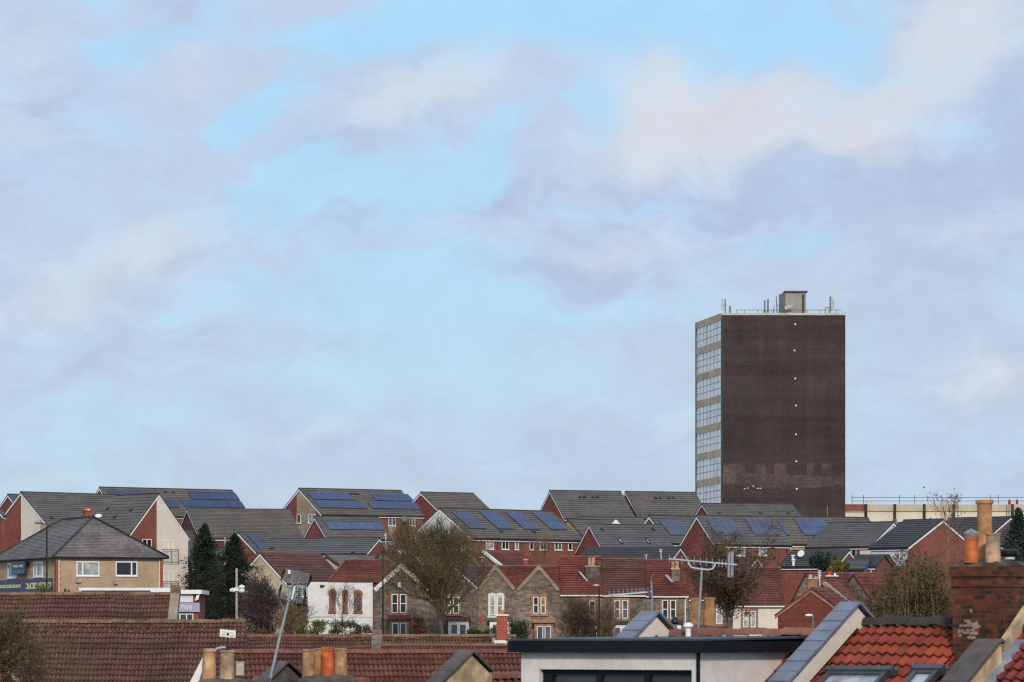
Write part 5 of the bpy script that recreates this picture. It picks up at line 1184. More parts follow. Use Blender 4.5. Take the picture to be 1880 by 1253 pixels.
# the dormer house
OD = ON - rN * 4.2 - Z * .165
dor, fD = near_roof('terrace house with the black edged flat roofed dormer and brown ridge tiles', OD, 4.15, 4.4, 'clay_brown', 'ridge_brown', roll=.19, rad=.12, segl=.39, amp=.012, rise=.012)
near_parapet(dor, P(1205, 1126, 63.6), 1.6, .75, .2, 'render_cream', 'slate_blue', body_h=.24, slab_w=.36, seg=.31)
def dormer():
    cr = P(1283.5, 1177, 59.85); s = 3.42; back = 3.1; zt, zf = P(0, 1177.5, 59.85).z, P(0, 1199, 59.85).z; zb = 7.2
    c0 = Vector((cr.x, cr.y, 0))
    fc = Face(c0 - rN * s, rN, Z, gN); ch = Face(c0, -gN, Z, rN)
    w0, wt = .28, P(0, 1230, 60.6).z; w1 = s - .13
    w1 = fc.at(1270, 1230)[0]; w0 = fc.at(990, 1230)[0]
    m = MB()
    for u0, v0, u1, v1 in ((0, zb, w0, zf), (w1, zb, s, zf), (w0, wt, w1, zf)): m.prism([fc.p(u0, v0, -.22), fc.p(u1, v0, -.22), fc.p(u1, v1, -.22), fc.p(u0, v1, -.22)], gN * .22)
    m.prism([ch.p(.222, zb, -.22), ch.p(back, zb, -.22), ch.p(back, zf, -.22), ch.p(.222, zf, -.22)], rN * .22)
    m.prism([fc.p(0, zb, -.222), fc.p(.2, zb, -.222), fc.p(.2, zf, -.222), fc.p(0, zf, -.222)], -gN * (back - .3))
    d = m.build('dormer', 'render_dormer', dor)
    m = MB(); ov = .16
    m.box(fc.p(-ov, zf + .001, ov), rN * (s + ov * 2), -gN * (back + .55), Z * (zt - zf)); m.build('fascia', 'fascia_black', d)
    m = MB(); q = fc.p(-ov - .02, zt + .002, ov + .02); m.prism([q, q + rN * (s + ov * 2 + .04), q + rN * (s + ov * 2 + .04) - gN * (back + .62) + Z * .05, q - gN * (back + .62) + Z * .05], Z * .03); m.build('flat_roof', 'felt_grey', d)
    m = MB(); u = s + .0; m.box(fc.p(s - .02, zb, .012), rN * .05, gN * .035, Z * (zf - zb)); m.build('corner_post', 'fascia_black', d)
    # dark framed window with three lights, curtains behind the glass
    m = MB(); f = .07
    xs = [w0, fc.at(1093, 1240)[0], fc.at(1181, 1240)[0], w1]
    fc.slab(m, w0 + .002, wt - .09, w1 - .002, wt - .002, -.2, -.1); fc.slab(m, w0 + .002, zb, w0 + .2, wt - .09, -.2, -.1); fc.slab(m, w1 - f, zb, w1 - .002, wt - .09, -.2, -.1)
    for x in xs[1:3]: fc.slab(m, x - .05, zb, x + .05, wt - .09, -.2, -.105)
    w = m.build('window', 'fascia_black', d)
    for a, b in zip(xs, xs[1:]):
        g = MB(); fc.slab(g, a, zb, b, wt - .05, -.17, -.15); g.build('pane', 'glass_green', w)
dormer()
# brick stack on the party wall, with pots
def big_chimney():
    cn = P(1831, 1040, 59.6); zt = cn.z; zb = 7.0; wd, dp = .79, 1.0
    root = thing('chimney_stack', Vector((cn.x, cn.y, zb)) - rN * wd / 2 - gN * dp / 2, 'weathered red brick chimney stack with three clay pots at the right edge', 'chimney')
    fl = Face(Vector((cn.x, cn.y, 0)) - rN * wd, rN, Z, gN)
    def ring(z0, z1, o): m.prism([Vector((cn.x, cn.y, z0)) + rN * a + gN * b for a, b in ((o, o), (-wd - o, o), (-wd - o, -dp - o), (o, -dp - o))], Z * (z1 - z0))
    m = MB(); ring(zb, zt - .315, 0); ring(zt - .314, zt - .155, .02); ring(zt - .154, zt, .045); m.build('stack', 'brick_old', root)
    m = MB(); c = Vector((cn.x, cn.y, zt)) - rN * wd / 2 - gN * dp / 2
    rows = []
    for f, h in ((1.04, .002), (1.0, .05), (.8, .1), (.4, .12)): rows.append([c + rN * (wd / 2 * a * f) + gN * (dp / 2 * b * f) + Z * (h + jit(.012)) for a, b in ((1, 1), (.3, 1.02), (-.4, 1), (-1, 1), (-1.02, 0), (-1, -1), (0, -1), (1, -1), (1.02, .1))])
    m.strip(rows, closed=True); m.face(rows[-1]); m.build('flaunching', 'flaunching', root)
    # pale mortar patch where the facing has gone
    rr = random.Random(3)
    for x0, x1, y in ((1771, 1781, 1140.5), (1762, 1800, 1150), (1776, 1796, 1145), (1759, 1770, 1160), (1768, 1796, 1163), (1774, 1790, 1157.5), (1777, 1792, 1171), (1787, 1796, 1153), (1761, 1766, 1167), (1781, 1785, 1122)):
        m = MB(); u0, v1 = fl.at(x0, y - 2.4); u1, v0 = fl.at(x1, y + 2.4); n = 7
        top = [(u0 + (u1 - u0) * i / n, v1 + rr.uniform(-.014, .014)) for i in range(n + 1)]; bot = [(u0 + (u1 - u0) * i / n, v0 + rr.uniform(-.014, .014)) for i in range(n, -1, -1)]
        fl.poly(m, top + bot, -.005, .012 + rr.random() * .004); m.build('mortar_patch', 'mortar', root)
    zc = zt + .06
    def pot(px, pyt, rpx, py_b, back, style, mat, nm='chimney_pot'):
        Yq = cn.y + back; q = P(px, pyt, Yq); h = q.z - zc; b = pot_mesh(Vector((q.x, Yq, zc)), rpx / F * Yq, h, style); return b.build(nm, mat, root, smooth=False)
    pot(1807.5, 918, 14.0, 0, .75, 2, 'pot_ochre'); pot(1783, 986, 14.5, 0, .35, 0, 'pot_orange'); pot(1823, 979, 14.5, 0, .2, 1, 'pot_pale')
    m = MB(); q = P(1783, 981, cn.y + .35); m.tube([q + Vector((-.1, 0, .0)), q + Vector((0, 0, .06)), q + Vector((.1, 0, 0))], .03, 6); m.lathe(q - Z * .04, [(.1, 0), (.11, .05), (.05, .07), (0, .07)], 14); m.build('pot_cap', 'lead', root)
    m = MB(); q = P(1853, 1040, cn.y + .6); m.lathe(Vector((q.x, q.y, zc)), [(.07, 0), (.07, .06), (.05, .07), (.05, .1), (.13, .11), (.15, .14), (.15, .2), (.1, .22), (0, .22)], 16); m.build('flue_terminal', 'black_plastic', root)
    m = MB(); m.lathe(Vector((q.x, q.y, zc)), [(.085, .06), (.09, .1), (.05, .101)], 16); m.build('flue_collar', 'white_pvc', root)
    return cn, wd, dp, root
cn, wd, dp, chs = big_chimney()
near_parapet(orr, P(1834, 1177, 59.1), 3.8, .1, .36, 'mortar_buff', 'coping_grey', body_h=.3, slab_w=.46, seg=1.3, name='party_wall')
# crimson roof of the next house
OR = Vector((cn.x, cn.y, 0)) + rN * .12 - gN * .55 + Z * (P(0, 1163, cn.y).z + .02)
rr_, fRR = near_roof('crimson clay roof in the lower right corner with lead flashing', OR, 2.6, 5.0, 'clay_crimson', 'ridge_dark', roll=.19, t0=0)
m = MB(); uu = [0.0]; rr = random.Random(5); v = .25
rows = [[], []]
for i in range(15):
    v0 = .35 + i * .3; w = .24 + (rr.random() * .09)
    fRR.poly(m, [(-.08, v0), (-.08, v0 + .305), (w, v0 + .33), (w * .75, v0 + .16), (w, v0)], .055 + .003 * (i % 2), .075 + .003 * (i % 2))
m.build('lead_flashing', 'lead', rr_)
m = MB(); m.prism([fRR.p(-.02, -.3, .05), fRR.p(-.02, .75, .05), fRR.p(-.02, .7, .22), fRR.p(-.02, -.3, .3)], rN * .1); m.build('mortar_fillet', 'mortar_buff', rr_)

# bottom centre: two lower houses of the near row
OA = P(470, 1256, 82); lowA, fA = near_roof('low dark red ridge carrying a group of four chimney pots at the lower edge', OA, 3.0, 3.5, 'clay_rust', 'ridge_clay', rad=.14)
near_parapet(lowA, P(527, 1217, 80.5), 1.7, .8, .18, 'coping_grey', 'coping_grey', body_h=.7, slab_w=.34, seg=.8)
OB = P(800, 1246, 79); lowB, fB = near_roof('low red roof with a coped gable beside the dormer wall at the lower edge', OB, 3.2, 3.5, 'clay_rust', 'ridge_clay', rad=.14)
near_parapet(lowB, P(866, 1198, 77), 2.4, .8, .2, 'mortar_buff', 'coping_grey', body_h=.75, slab_w=.4, seg=.9)
def pot_stack(label, px0, px1, py, Y, pots, rz, mat='brick_old', extra=None):
    a, b = P(px0, py, Y), P(px1, py, Y); w = b.x - a.x; zb = ground(Y) + 2
    root = thing('chimney_stack', Vector(((a.x + b.x) / 2, Y + .4, zb)), label, 'chimney')
    m = MB(); m.cbox(Vector(((a.x + b.x) / 2, Y + .4, zb)), w, .8, a.z - zb - .1, rz); m.build('stack', mat, root)
    m = MB(); c = Vector(((a.x + b.x) / 2, Y + .4, a.z - .1)); u = Vector((math.cos(rz), math.sin(rz), 0)); g = Vector((-math.sin(rz), math.cos(rz), 0)); rows = []
    for f, h in ((1.06, 0), (1.05, .06), (.85, .12), (.4, .15)): rows.append([c + u * (w / 2 * x * f) + g * (.4 * y * f) + Z * (h + jit(.015)) for x, y in ((-1, -1), (-.5, -1.03), (0, -1), (.5, -1.04), (1, -1), (1, 1), (0, 1), (-1, 1))])
    m.strip(rows, closed=True); m.face(rows[-1]); m.build('flaunching', 'flaunching', root)
    for px, pyt, rpx, back, st, mt in pots:
        Yq = Y + .4 + back; q = P(px, pyt, Yq); z0 = a.z - .03; pot_mesh(Vector((q.x, Yq, z0)), rpx / F * Yq, q.z - z0, st).build('chimney_pot', mt, root)
    return root
s1 = pot_stack('chimney stack with two tall buff pots below the flat white aerial', 362, 462, 1250, 80, [(384, 1191, 14, -.1, 0, 'pot_buff'), (417, 1194, 14.5, -.1, 1, 'pot_pale')], 0)
s2 = pot_stack('chimney stack with three buff pots and one bright orange pot', 550, 652, 1244, 80, [(566, 1192, 11.8, -.15, 1, 'pot_buff'), (585, 1190, 10.5, .25, 1, 'pot_ochre'), (601.5, 1188.5, 13.2, -.15, 0, 'pot_red'), (625.5, 1190, 12, .05, 1, 'pot_buff')], 0)
m = MB(); q = P(441, 1240, 80.3); m.cbox(q, .16, .16, .26); m.cbox(q + Z * .26, .19, .19, .02); m.build('flue_box', 'concrete', s1)
m = MB(); q0, q1 = P(374, 1203, 80.9), P(346, 1258, 80.9); m.prism([q0, q0 + Vector((.02, 0, -.12)), q1 + Vector((.2, 0, 0)), q1], Vector((0, .3, 0)))
vr = tag(m.build('parapet_coping', 'white_paint'), 'white painted sloping parapet edge left of the two tall buff pots', 'coping')
lowC = thing('terrace_house', P(20, 1290, 84).to_2d().to_3d() + Z * 1, 'house corner with a white curved gable edge in the lower left corner', 'house', FG)
m = MB(); fcw = [P(-40, 1330, 84), P(-40, 1214, 84), P(0, 1223, 84), P(30, 1250, 84), P(60, 1300, 84), P(60, 1330, 84)]; m.prism(fcw, Vector((0, 3, 0))); m.build('wall', 'brick_red', lowC)
m = MB(); top = [P(x, y, 84) for x, y in ((-40, 1216), (-10, 1219), (4, 1226), (20, 1240), (37, 1262), (60, 1300))]; top = [Vector((p.x, 83.8, p.z)) for p in top]
m.strip([[p for p in top], [p + Z * .12 for p in top], [p + Z * .12 + Vector((0, .2, 0)) for p in top], [p + Vector((0, .2, 0)) for p in top], [p for p in top]]); m.build('bargeboard', 'white_paint', lowC)
# pots and cowls behind the brown ridge
def far_stack():
    root = pot_stack('chimney stack with two broad ochre pots behind the brown ridge tiles', 1262, 1318, 1152, 70, [(1278, 1098, 11.4, -.1, 1, 'pot_ochre'), (1302, 1097.5, 11.4, -.1, 1, 'pot_ochre')], 0)
    return root
far_stack()
def cowl(px, yt, yb, r, Y, label, cap, body):
    a, b = P(px, yt, Y), P(px, yb, Y); h = a.z - b.z; root = thing('vent_cowl', Vector((a.x, Y, b.z - .6)), label, 'vent cowl'); rr = r / F * Y
    m = MB(); m.lathe(Vector((a.x, Y, b.z - .6)), [(rr * .55, 0), (rr * .55, .6 + h * .45), (rr * .5, .6 + h * .46)], 14); m.build('flue', body, root)
    m = MB(); m.lathe(Vector((a.x, Y, b.z)), [(rr * .5, h * .35), (rr, h * .42), (rr, h * .55), (rr * .86, h * .8), (rr * .45, h * .96), (0, h)], 18); m.build('cap', cap, root, smooth=True)
cowl(1263.5, 1143, 1158, 9.5, 63.5, 'white domed roof cowl behind the brown ridge tiles', 'white_pvc', 'white_pvc')
cowl(1239, 1133, 1154, 7.5, 66, 'dark roof cowl left of the white domed cowl', 'black_plastic', 'steel_grey')

# ------------------------------------------------------------------ aerials and lamp posts
def yagi(label, boom, els, mast, reflector=None, bracket=None, Y=70, er=.006, br=.014, mr=.02, extra=None, bottom=None):
    root = thing('television_aerial', P(mast[-1][0], mast[-1][1], Y), label, 'aerial')
    a, b = P(*boom[0], Y), P(*boom[1], Y); m = MB(); m.tube([a, b], br, 6); m.build('boom', 'alu', root)
    for x, up, dw in els:
        t = (x - boom[0][0]) / (boom[1][0] - boom[0][0]); c = a.lerp(b, t); s = Y / F; m = MB(); m.tube([c + Z * up * s, c - Z * dw * s], er, 5); m.build('element', 'alu', root)
    m = MB(); m.tube([P(x, y, Y + .04) for x, y in mast], mr, 8); m.build('mast', 'galvanised', root)
    if bracket: m = MB(); m.tube([P(x, y, Y + .02) for x, y in bracket], .017, 6); m.build('bracket', 'alu', root)
    return root
yg = yagi('large white television aerial on a tall mast in front of the red terrace roofs', ((1228, 1026.5), (1353, 1037.5)), [(x, 8, 7) for x in (1229, 1240.5, 1252, 1263, 1274.5, 1286, 1297, 1308, 1320, 1326, 1332.5)],
          ((1288.5, 1042), (1287, 1075), (1281.5, 1160)), bracket=((1264, 1030), (1265, 1037), (1269, 1042), (1280, 1044.5), (1300, 1046.5), (1308, 1045), (1312, 1040), (1313, 1034)), Y=66, mr=.018, er=.006, br=.014)
for x, y0, y1 in ((1337, 1022, 1060), (1340, 1014, 1061), (1343, 1013, 1060), (1346, 1012, 1060), (1338.5, 1016, 1058), (1344.5, 1015, 1056)):
    m = MB(); m.tube([P(x, y0, 66 + (x - 1341) * .02), P(x - .4, y1, 66 + (x - 1341) * .02)], .008, 5); m.build('reflector_rod', 'alu', yg)
y2 = yagi('smaller television aerial with a long low boom on the slate coped parapet', ((1117, 1094), (1196, 1087)), [(x, 9, 3) for x in (1118.5, 1127, 1136, 1144, 1152, 1160, 1168, 1175, 1180.5)], ((1196, 1068), (1197, 1095), (1197.5, 1129)), Y=64.3, er=.005, br=.016, mr=.014)
m = MB(); m.tube([P(1196, 1069, 64.3), P(1196.5, 1058, 64.3), P(1201, 1053.5, 64.3)], .008, 5); m.build('whip', 'steel_grey', y2)
m = MB(); c = P(1191, 1087, 64.3); m.prism([c + Vector((-.04, -.02, .08)), c + Vector((.0, -.02, .08)), c + Vector((.05, -.02, -.1)), c + Vector((.0, -.02, -.1))], Vector((0, .04, 0))); m.build('junction_box', 'sign_navy', y2)
def grid_aerial():
    Y = 80; root = thing('grid_aerial', P(490, 1275, Y), 'leaning mast with a two panel grid aerial and black ends', 'aerial')
    m = MB(); m.tube([P(490, 1275, Y), P(515, 1165, Y), P(538, 1072, Y)], [.03, .028, .022], 8); m.build('mast', 'galvanised', root)
    for (x0, y0), (x1, y1), (x2, y2) in (((523, 1045), (570, 1055), (-6, 22)), ((517, 1074), (560, 1084), (-4, 24))):
        a, b = P(x0, y0, Y - .06), P(x1, y1, Y - .06); d = Vector((x2 * Y / F, -.05, -y2 * Y / F)); m = MB()
        for i in range(8):
            t = i / 7; m.tube([a + d * t + Vector((0, .1 * math.sin(t * math.pi), 0)), b + d * t + Vector((0, .1 * math.sin(t * math.pi), 0))], .0075, 5)
        for f in (.36, .64): m.tube([a.lerp(b, f) + d * t + Vector((0, .1 * math.sin(t * math.pi) - .012, 0)) for t in [i / 6 for i in range(7)]], .009, 5)
        o = m.build('reflector_grid', 'galvanised', root)
        for e in (a, b):
            k = MB(); pts = [e + d * t + Vector((.02 * math.sin(t * math.pi) * (1 if e is b else -1), .12 * math.sin(t * math.pi), 0)) for t in [i / 8 * 1.1 - .05 for i in range(9)]]
            k.tube(pts, [.006, .02, .026, .03, .03, .03, .026, .02, .006], 6); k.build('end_plate', 'black_plastic', o)
    m = MB(); m.tube([P(541, 1077, Y - .2), P(536, 1101, Y - .2)], .02, 6); m.build('dipole', 'white_pvc', root)
    m = MB(); m.tube([P(536, 1076, Y), P(554, 1083, Y - .3)], .014, 5); m.tube([P(530, 1070, Y), P(546, 1072, Y)], .02, 5); m.build('bracket', 'steel_grey', root)
    m = MB(); q = P(531, 1054, Y - .1); m.cbox(q, .05, .05, .08); m.build('clip', 'white_pvc', root)
grid_aerial()
def flat_aerial():
    Y = 80.2; root = thing('flat_aerial', P(417, 1195, Y), 'flat white slotted aerial on a black pole above two tall pots', 'aerial')
    m = MB(); m.tube([P(417, 1196, Y), P(418, 1180, Y), P(419.5, 1140, Y)], .016, 7); m.build('pole', 'black_metal', root)
    a = P(404, 1155.5, Y - .06); b = P(433, 1158, Y - .06); h = Vector((-.008, 0, -.155)); m = MB(); m.prism([a, b, b + h, a + h], Vector((0, .03, 0))); m.build('panel', 'white_pvc', root)
    for fx, fy in ((.12, .28), (.62, .3), (.12, .62), (.1, .82), (.64, .64), (.66, .84)):
        k = MB(); q = a.lerp(b, fx) + h * fy - Vector((0, .002, 0)); k.box(q, (b - a) * .26, Vector((0, -.004, 0)), Vector((0, 0, -.012))); k.build('slot', 'concrete', root)
    k = MB(); q = a.lerp(b, .44) + h * .4 - Vector((0, .003, 0)); k.box(q, (b - a) * .14, Vector((0, -.015, 0)), h * .35); k.build('clamp', 'black_plastic', root)
    m = MB(); pts = [P(393, 1197, Y), P(398, 1191.5, Y), (P(408, 1189, Y)), P(414, 1189.5, Y)]; m.tube(pts, .028, 6); m.build('bracket', 'galvanised', root)
flat_aerial()
def lamp_post(label, px, yt, Y, hx, hy, mat='black_metal', head='steel_grey', hw=14, rr=.07):
    zb = ground(Y) - .3; q = P(px, yt, Y); root = thing('street_lamp', Vector((q.x, Y, zb)), label, 'street lamp')
    s = Y / F; m = MB(); m.tube([Vector((q.x, Y, zb)), Vector((q.x, Y, zb + 1.4)), Vector((q.x, Y, zb + 1.5)), q], [rr * 1.5, rr * 1.5, rr, rr * .8], 8)
    h = P(hx, hy, Y)
    if abs(hx - px) > 4: m.tube([q, q + Vector((0, 0, .1)), h], [rr * .7, rr * .6, rr * .5], 6)
    m.build('post', mat, root)
    m = MB(); d = -1 if hx <= px else 1; w = hw * s
    prof = []
    for t, ry, rz in ((0, .03, .03), (.15, .11, .07), (.5, .16, .1), (.85, .13, .08), (1, .03, .03)): prof.append([h + Vector((d * (t - .3) * w, math.cos(k * math.pi / 5) * ry, math.sin(k * math.pi / 5) * rz + .03)) for k in range(10)])
    m.strip(prof, closed=True); m.face(prof[0]); m.face(prof[-1][::-1]); m.build('lamp_head', head, root, smooth=True)
lamp_post('tall dark street lamp in front of the beige corner building', 86, 966, 280, 74, 961, hw=15)
lamp_post('thin black street lamp post before the first stone gable', 703, 998, 312, 703, 998, hw=4)
lamp_post('black street lamp with a silver head before the stone terrace', 1100, 1078, 306, 1097, 1076, head='alu', hw=13)
lamp_post('street lamp with a pale head before the tile hung red gable', 1492.5, 1134, 240, 1488, 1131, mat='steel_grey', head='white_pvc', hw=14)
def pole(label, px, yt, Y, r, mat, heads=False):
    zb = ground(Y) - .3; q = P(px, yt, Y); root = thing('utility_pole', Vector((q.x, Y, zb)), label, 'pole'); m = MB(); m.tube([Vector((q.x, Y, zb)), q], [r * 1.15, r], 8); m.build('post', mat, root)
    if heads:
        for x, y, d in ((430, 1085, -1), (441, 1079, 1), (441, 1086, 1)):
            c = P(x, y, Y - .15); m = MB(); m.tube([c - Vector((d * .05, 0, 0)), c + Vector((d * .12, -.02, .05)), c + Vector((d * .32, -.04, .02))], [.14, .17, .1], 8); m.build('loudspeaker', 'render_white', root)
        m = MB(); m.cbox(P(434.5, 1086, Y - .12), .3, .2, .3); m.build('mounting_box', 'render_white', root)
pole('pale wooden pole with white horn shaped lights in front of the conifers', 434.5, 1044, 285, .085, 'pole_wood', True)
pole('pinkish wooden pole standing between the two conifers', 413, 987, 352, .09, 'pole_wood')
def spiky_aerial(label, px, yt, yb, Y, n=5, w=7):
    root = thing('television_aerial', P(px, yb, Y), label, 'aerial'); s = Y / F
    m = MB(); m.tube([P(px, yb, Y), P(px - 1, yt, Y)], .035, 6); m.build('mast', 'white_pvc', root)
    for i in range(n):
        c = P(px - 1, yt + 1 + i * 3.2, Y); m = MB(); m.tube([c - Vector((w / 2 * s, .2, 0)), c + Vector((w / 2 * s, .2, .05))], .025, 4); m.build('element', 'white_pvc', root)
spiky_aerial('white comb aerial between the two brick chimneys on the red roofs', 1505.5, 1048, 1077, 270)
spiky_aerial('thin aerial standing behind the brown coped gable', 1015.5, 1042, 1066, 326, 2, 7)
spiky_aerial('small white aerial on the low charcoal roof above the red terrace', 1214, 1009, 1027, 336, 2, 6)
spiky_aerial('short pale aerial left of the small white aerial on the charcoal roof', 1187, 1019, 1029, 336, 1, 7)
spiky_aerial('pale aerial behind the stone chimney of the terrace', 1103, 1039, 1068, 328, 1, 5)
spiky_aerial('tall thin aerial rising in front of the small brick gable', 709, 980, 1012, 340, 2, 5)
m = MB(); q = P(1519, 953, 380); m.tube([q, P(1519, 929, 380)], .045, 5); tag(m.build('roof_mast', 'steel_grey'), 'thin bare mast in front of the foot of the tower block', 'mast')

# ------------------------------------------------------------------ trees, shrubs, hedges
def rv(rg): return Vector((rg.gauss(0, 1), rg.gauss(0, 1), rg.gauss(0, 1)))
def tree(name, label, cat, px, Y, top, cx, cy, rx, ry, seed=1, stems=1, r0=.16, fork=.35, kids=(7, 7, 6, 6), twig='twig_brown', bark='bark', leaf=None, nleaf=0, lsize=.07, depth=None, up=.25, twr=.009, spread=.9, group=None, zbase=None, ll=1.0, irr=.13, pl=.9):
    """bare winter tree: limbs, boughs and twigs grown as tapering tubes inside an uneven crown.
    px, Y = foot; (cx, cy, rx, ry) = crown ellipse seen from the camera, in pixels"""
    rg = random.Random(seed); s = Y / F; zb = ground(Y) - .2 if zbase is None else zbase
    foot = Vector((P(px, 0, Y).x, Y, zb)); C = P(cx, cy, Y); RX, RZ = rx * s, ry * s; RY = depth or min(RX, RZ) * .9
    root = thing(name, foot, label, cat, group); T, B, LF = MB(), MB(), MB()
    def inside(p):
        q = p - C; w_ = 5.5 / (RX + RZ); k = math.sin(q.x * 2.1 * w_ + seed) * irr + math.sin(q.z * 2.7 * w_ + q.y * 1.7 * w_ + seed * 2) * irr + math.sin(q.x * 4.9 * w_ - q.z * 4.1 * w_ + seed) * irr * .7
        return (q.x / RX) ** 2 + (q.y / RY) ** 2 + (q.z / RZ) ** 2 < (1 + k + rg.uniform(-.22, .26)) ** 2
    def leaves(p, n, sp):
        for _ in range(n):
            c = p + rv(rg) * sp; a = rv(rg).normalized() * lsize * rg.uniform(.5, 1.2); b = rv(rg); b = (b - a * (b.dot(a) / a.length_squared)).normalized() * a.length * rg.uniform(.45, .8)
            LF.face([c - a, c + b * .9 - a * .1, c + a, c - b * .9 + a * .1])
    nlv = len(kids)
    def grow(p, d, L, r, lv):
        n = 5 if lv == 0 else (4 if lv < nlv - 1 else 2); pts = [p]; rs = [r]
        for i in range(n):
            d = (d + rv(rg) * (.04 if lv == 0 else .17) + (Z * up * .12 if lv else (C - pts[-1]).normalized() * .3 if (C - pts[-1]).z > .3 else Z * .1)).normalized()
            q = pts[-1] + d * L / n
            if lv > 0 and (i > 0 or lv > 1 or stems > 1) and not inside(q): break
            pts.append(q); rs.append(max(twr * .5, r * (1 - .72 * (i + 1) / n)))
        if len(pts) < 2: return
        (T if lv == 0 else B).tube(pts, rs, (8, 6, 4, 3, 3, 3)[min(lv, 5)], cap=lv < 2)
        if lv >= nlv:
            if leaf and nleaf and rg.random() < pl: leaves(pts[-1], nleaf, lsize * 1.4)
            return
        k = kids[lv]
        for j in range(k):
            t = (rg.uniform(fork, 1.0) if lv == 0 else rg.uniform(.15, 1.0)); m = min(int(t * (len(pts) - 1)), len(pts) - 2); f = t * (len(pts) - 1) - m
            q = pts[m].lerp(pts[m + 1], f); rr = (rs[m] * (1 - f) + rs[m + 1] * f)
            ax = rv(rg); ax = (ax - d * ax.dot(d)).normalized(); ang = rg.uniform(.35, 1.0) * spread
            nd_ = (d * math.cos(ang) + ax * math.sin(ang) + Z * up * .5).normalized()
            grow(q, nd_, ((LC if stems == 1 else LC * .6) if lv == 0 else L) * rg.uniform(.42, .72) * ll, max(twr, rr * rg.uniform(.45, .65)), lv + 1)
    zlo = C.z - RZ * .75; HT = C.z + RZ * .3 - zb; fork = max(fork, min(.9, (zlo - zb) / HT)) if stems == 1 else fork; LC = max(RX, RZ) * 1.75
    for i in range(stems):
        if stems == 1: grow(foot, Vector((rg.uniform(-.05, .05), 0, 1)), HT, r0, 0)
        else:
            o = Vector((rg.uniform(-.75, .75) * RX, rg.uniform(-.6, .6) * RY, 0)); tgt = C + Vector((o.x * 1.15, o.y * 1.15, RZ * rg.uniform(.1, .75))); b = foot + o * .55
            v = tgt - b; grow(b, v.normalized(), v.length * rg.uniform(.8, 1.0), r0 * rg.uniform(.6, 1.1), 0)
    T.build('trunk' if stems == 1 else 'stems', bark, root)
    if B.v: B.build('crown', twig, root)
    if LF.v: LF.build('leaves', leaf, root)
    return root
def conifer(label, px, Y, top, ybot, w, seed, mat='needle_dark', n=4600, group=None, ragged=.35, sz=.2):
    rg = random.Random(seed); s = Y / F; zb = ground(Y) - .2; foot = Vector((P(px, 0, Y).x, Y, zb)); zt = P(0, top, Y).z; H = zt - zb; R0 = w * s / 2
    root = thing('conifer_tree', foot, label, 'conifer', group); m = MB(); m.tube([foot, foot + Z * H * .5, foot + Z * H], [.16, .1, .02], 7); m.build('trunk', 'bark_dark', root)
    c = MB(); zl = P(0, ybot, Y).z - zb; k = int(n / 34)
    for i in range(k):
        t = (i + rg.random()) / k; z = zl + (H - zl) * t; rr = R0 * (1 - t) ** .9 * (1 + rg.uniform(-ragged, ragged * .8)) + .08
        an = rg.uniform(0, 6.283); d = Vector((math.cos(an), math.sin(an), 0)); a = foot + Z * z; e = a + d * rr - Z * rr * rg.uniform(.05, .4)
        c.tube([a, e], [.022, .006], 3, False)
        for j in range(34):
            f = rg.random() ** .6; p = a.lerp(e, f) + rv(rg) * (.05 + .09 * rr * .5); u = (d * rg.uniform(.3, 1) + rv(rg) * .5 - Z * .15).normalized() * sz * rg.uniform(.5, 1.2); v = rv(rg); v = (v - u * v.dot(u) / u.length_squared).normalized() * sz * rg.uniform(.12, .35)
            c.face([p - u * .5, p + v * .5, p + u * .5, p - v * .5])
    c.build('crown', mat, root); return root
def bush(name, label, cat, px, Y, x0, x1, y0, y1, seed, mat, n=2500, sz=.12, stem='bark_dark', clumps=14, group=None):
    """leafy shrub or hedge: leaves in clumps of different size round many stems"""
    rg = random.Random(seed); s = Y / F; a, b = P(x0, y0, Y), P(x1, y1, Y); zb = min(ground(Y) - .1, b.z)
    foot = Vector(((a.x + b.x) / 2, Y, zb)); root = thing(name, foot, label, cat, group); w, h = b.x - a.x, a.z - b.z; dp = min(w, h) * .8
    st, c = MB(), MB()
    for i in range(clumps):
        cp = Vector((a.x + w * rg.uniform(.1, .9), Y + dp * rg.uniform(-.5, .5), b.z + h * rg.uniform(.15, .82))); cr = Vector((w * rg.uniform(.1, .22), dp * .35, h * rg.uniform(.14, .28)))
        st.tube([Vector((foot.x + (cp.x - foot.x) * .6, Y, zb)), cp], [.03, .01], 4, False)
        for j in range(n // clumps):
            g = rv(rg); g = g.normalized() * rg.random() ** .45; p = cp + Vector((g.x * cr.x, g.y * cr.y, g.z * cr.z)); u = rv(rg).normalized() * sz * rg.uniform(.5, 1.2); v = rv(rg); v = (v - u * v.dot(u) / u.length_squared).normalized() * u.length * rg.uniform(.4, .7)
            c.face([p - u * .5, p + v * .5, p + u * .5, p - v * .5])
    st.build('stems', stem, root); c.build('foliage', mat, root); return root
tree('bare_tree', 'big bare olive brown tree in front of the stone gables', 'tree', 822, 306, 955, 800, 1072, 138, 120, 11, r0=.24, fork=.25, irr=.1, kids=(24, 11, 7, 7), twig='twig_olive', up=.38, twr=.009, spread=1.0, ll=1.0)
tree('leafy_tree', 'twiggy tree with sparse brown leaves behind the large white aerial', 'tree', 1350, 112, 975, 1368, 1078, 126, 114, 5, r0=.07, fork=.5, kids=(24, 9, 6, 5), irr=.17, pl=.5, twig='twig_brown', leaf='leaf_brown', nleaf=2, lsize=.04, twr=.006, up=.2, spread=1.0, ll=.8)
tree('overgrown_shrub', 'brown leaved shrub with arching twigs left of the ochre pots', 'shrub', 1235, 112, 1100, 1240, 1118, 36, 34, 8, stems=5, r0=.02, kids=(7, 6, 4), twig='twig_red', leaf='leaf_brown', nleaf=2, lsize=.04, twr=.005, up=.1)
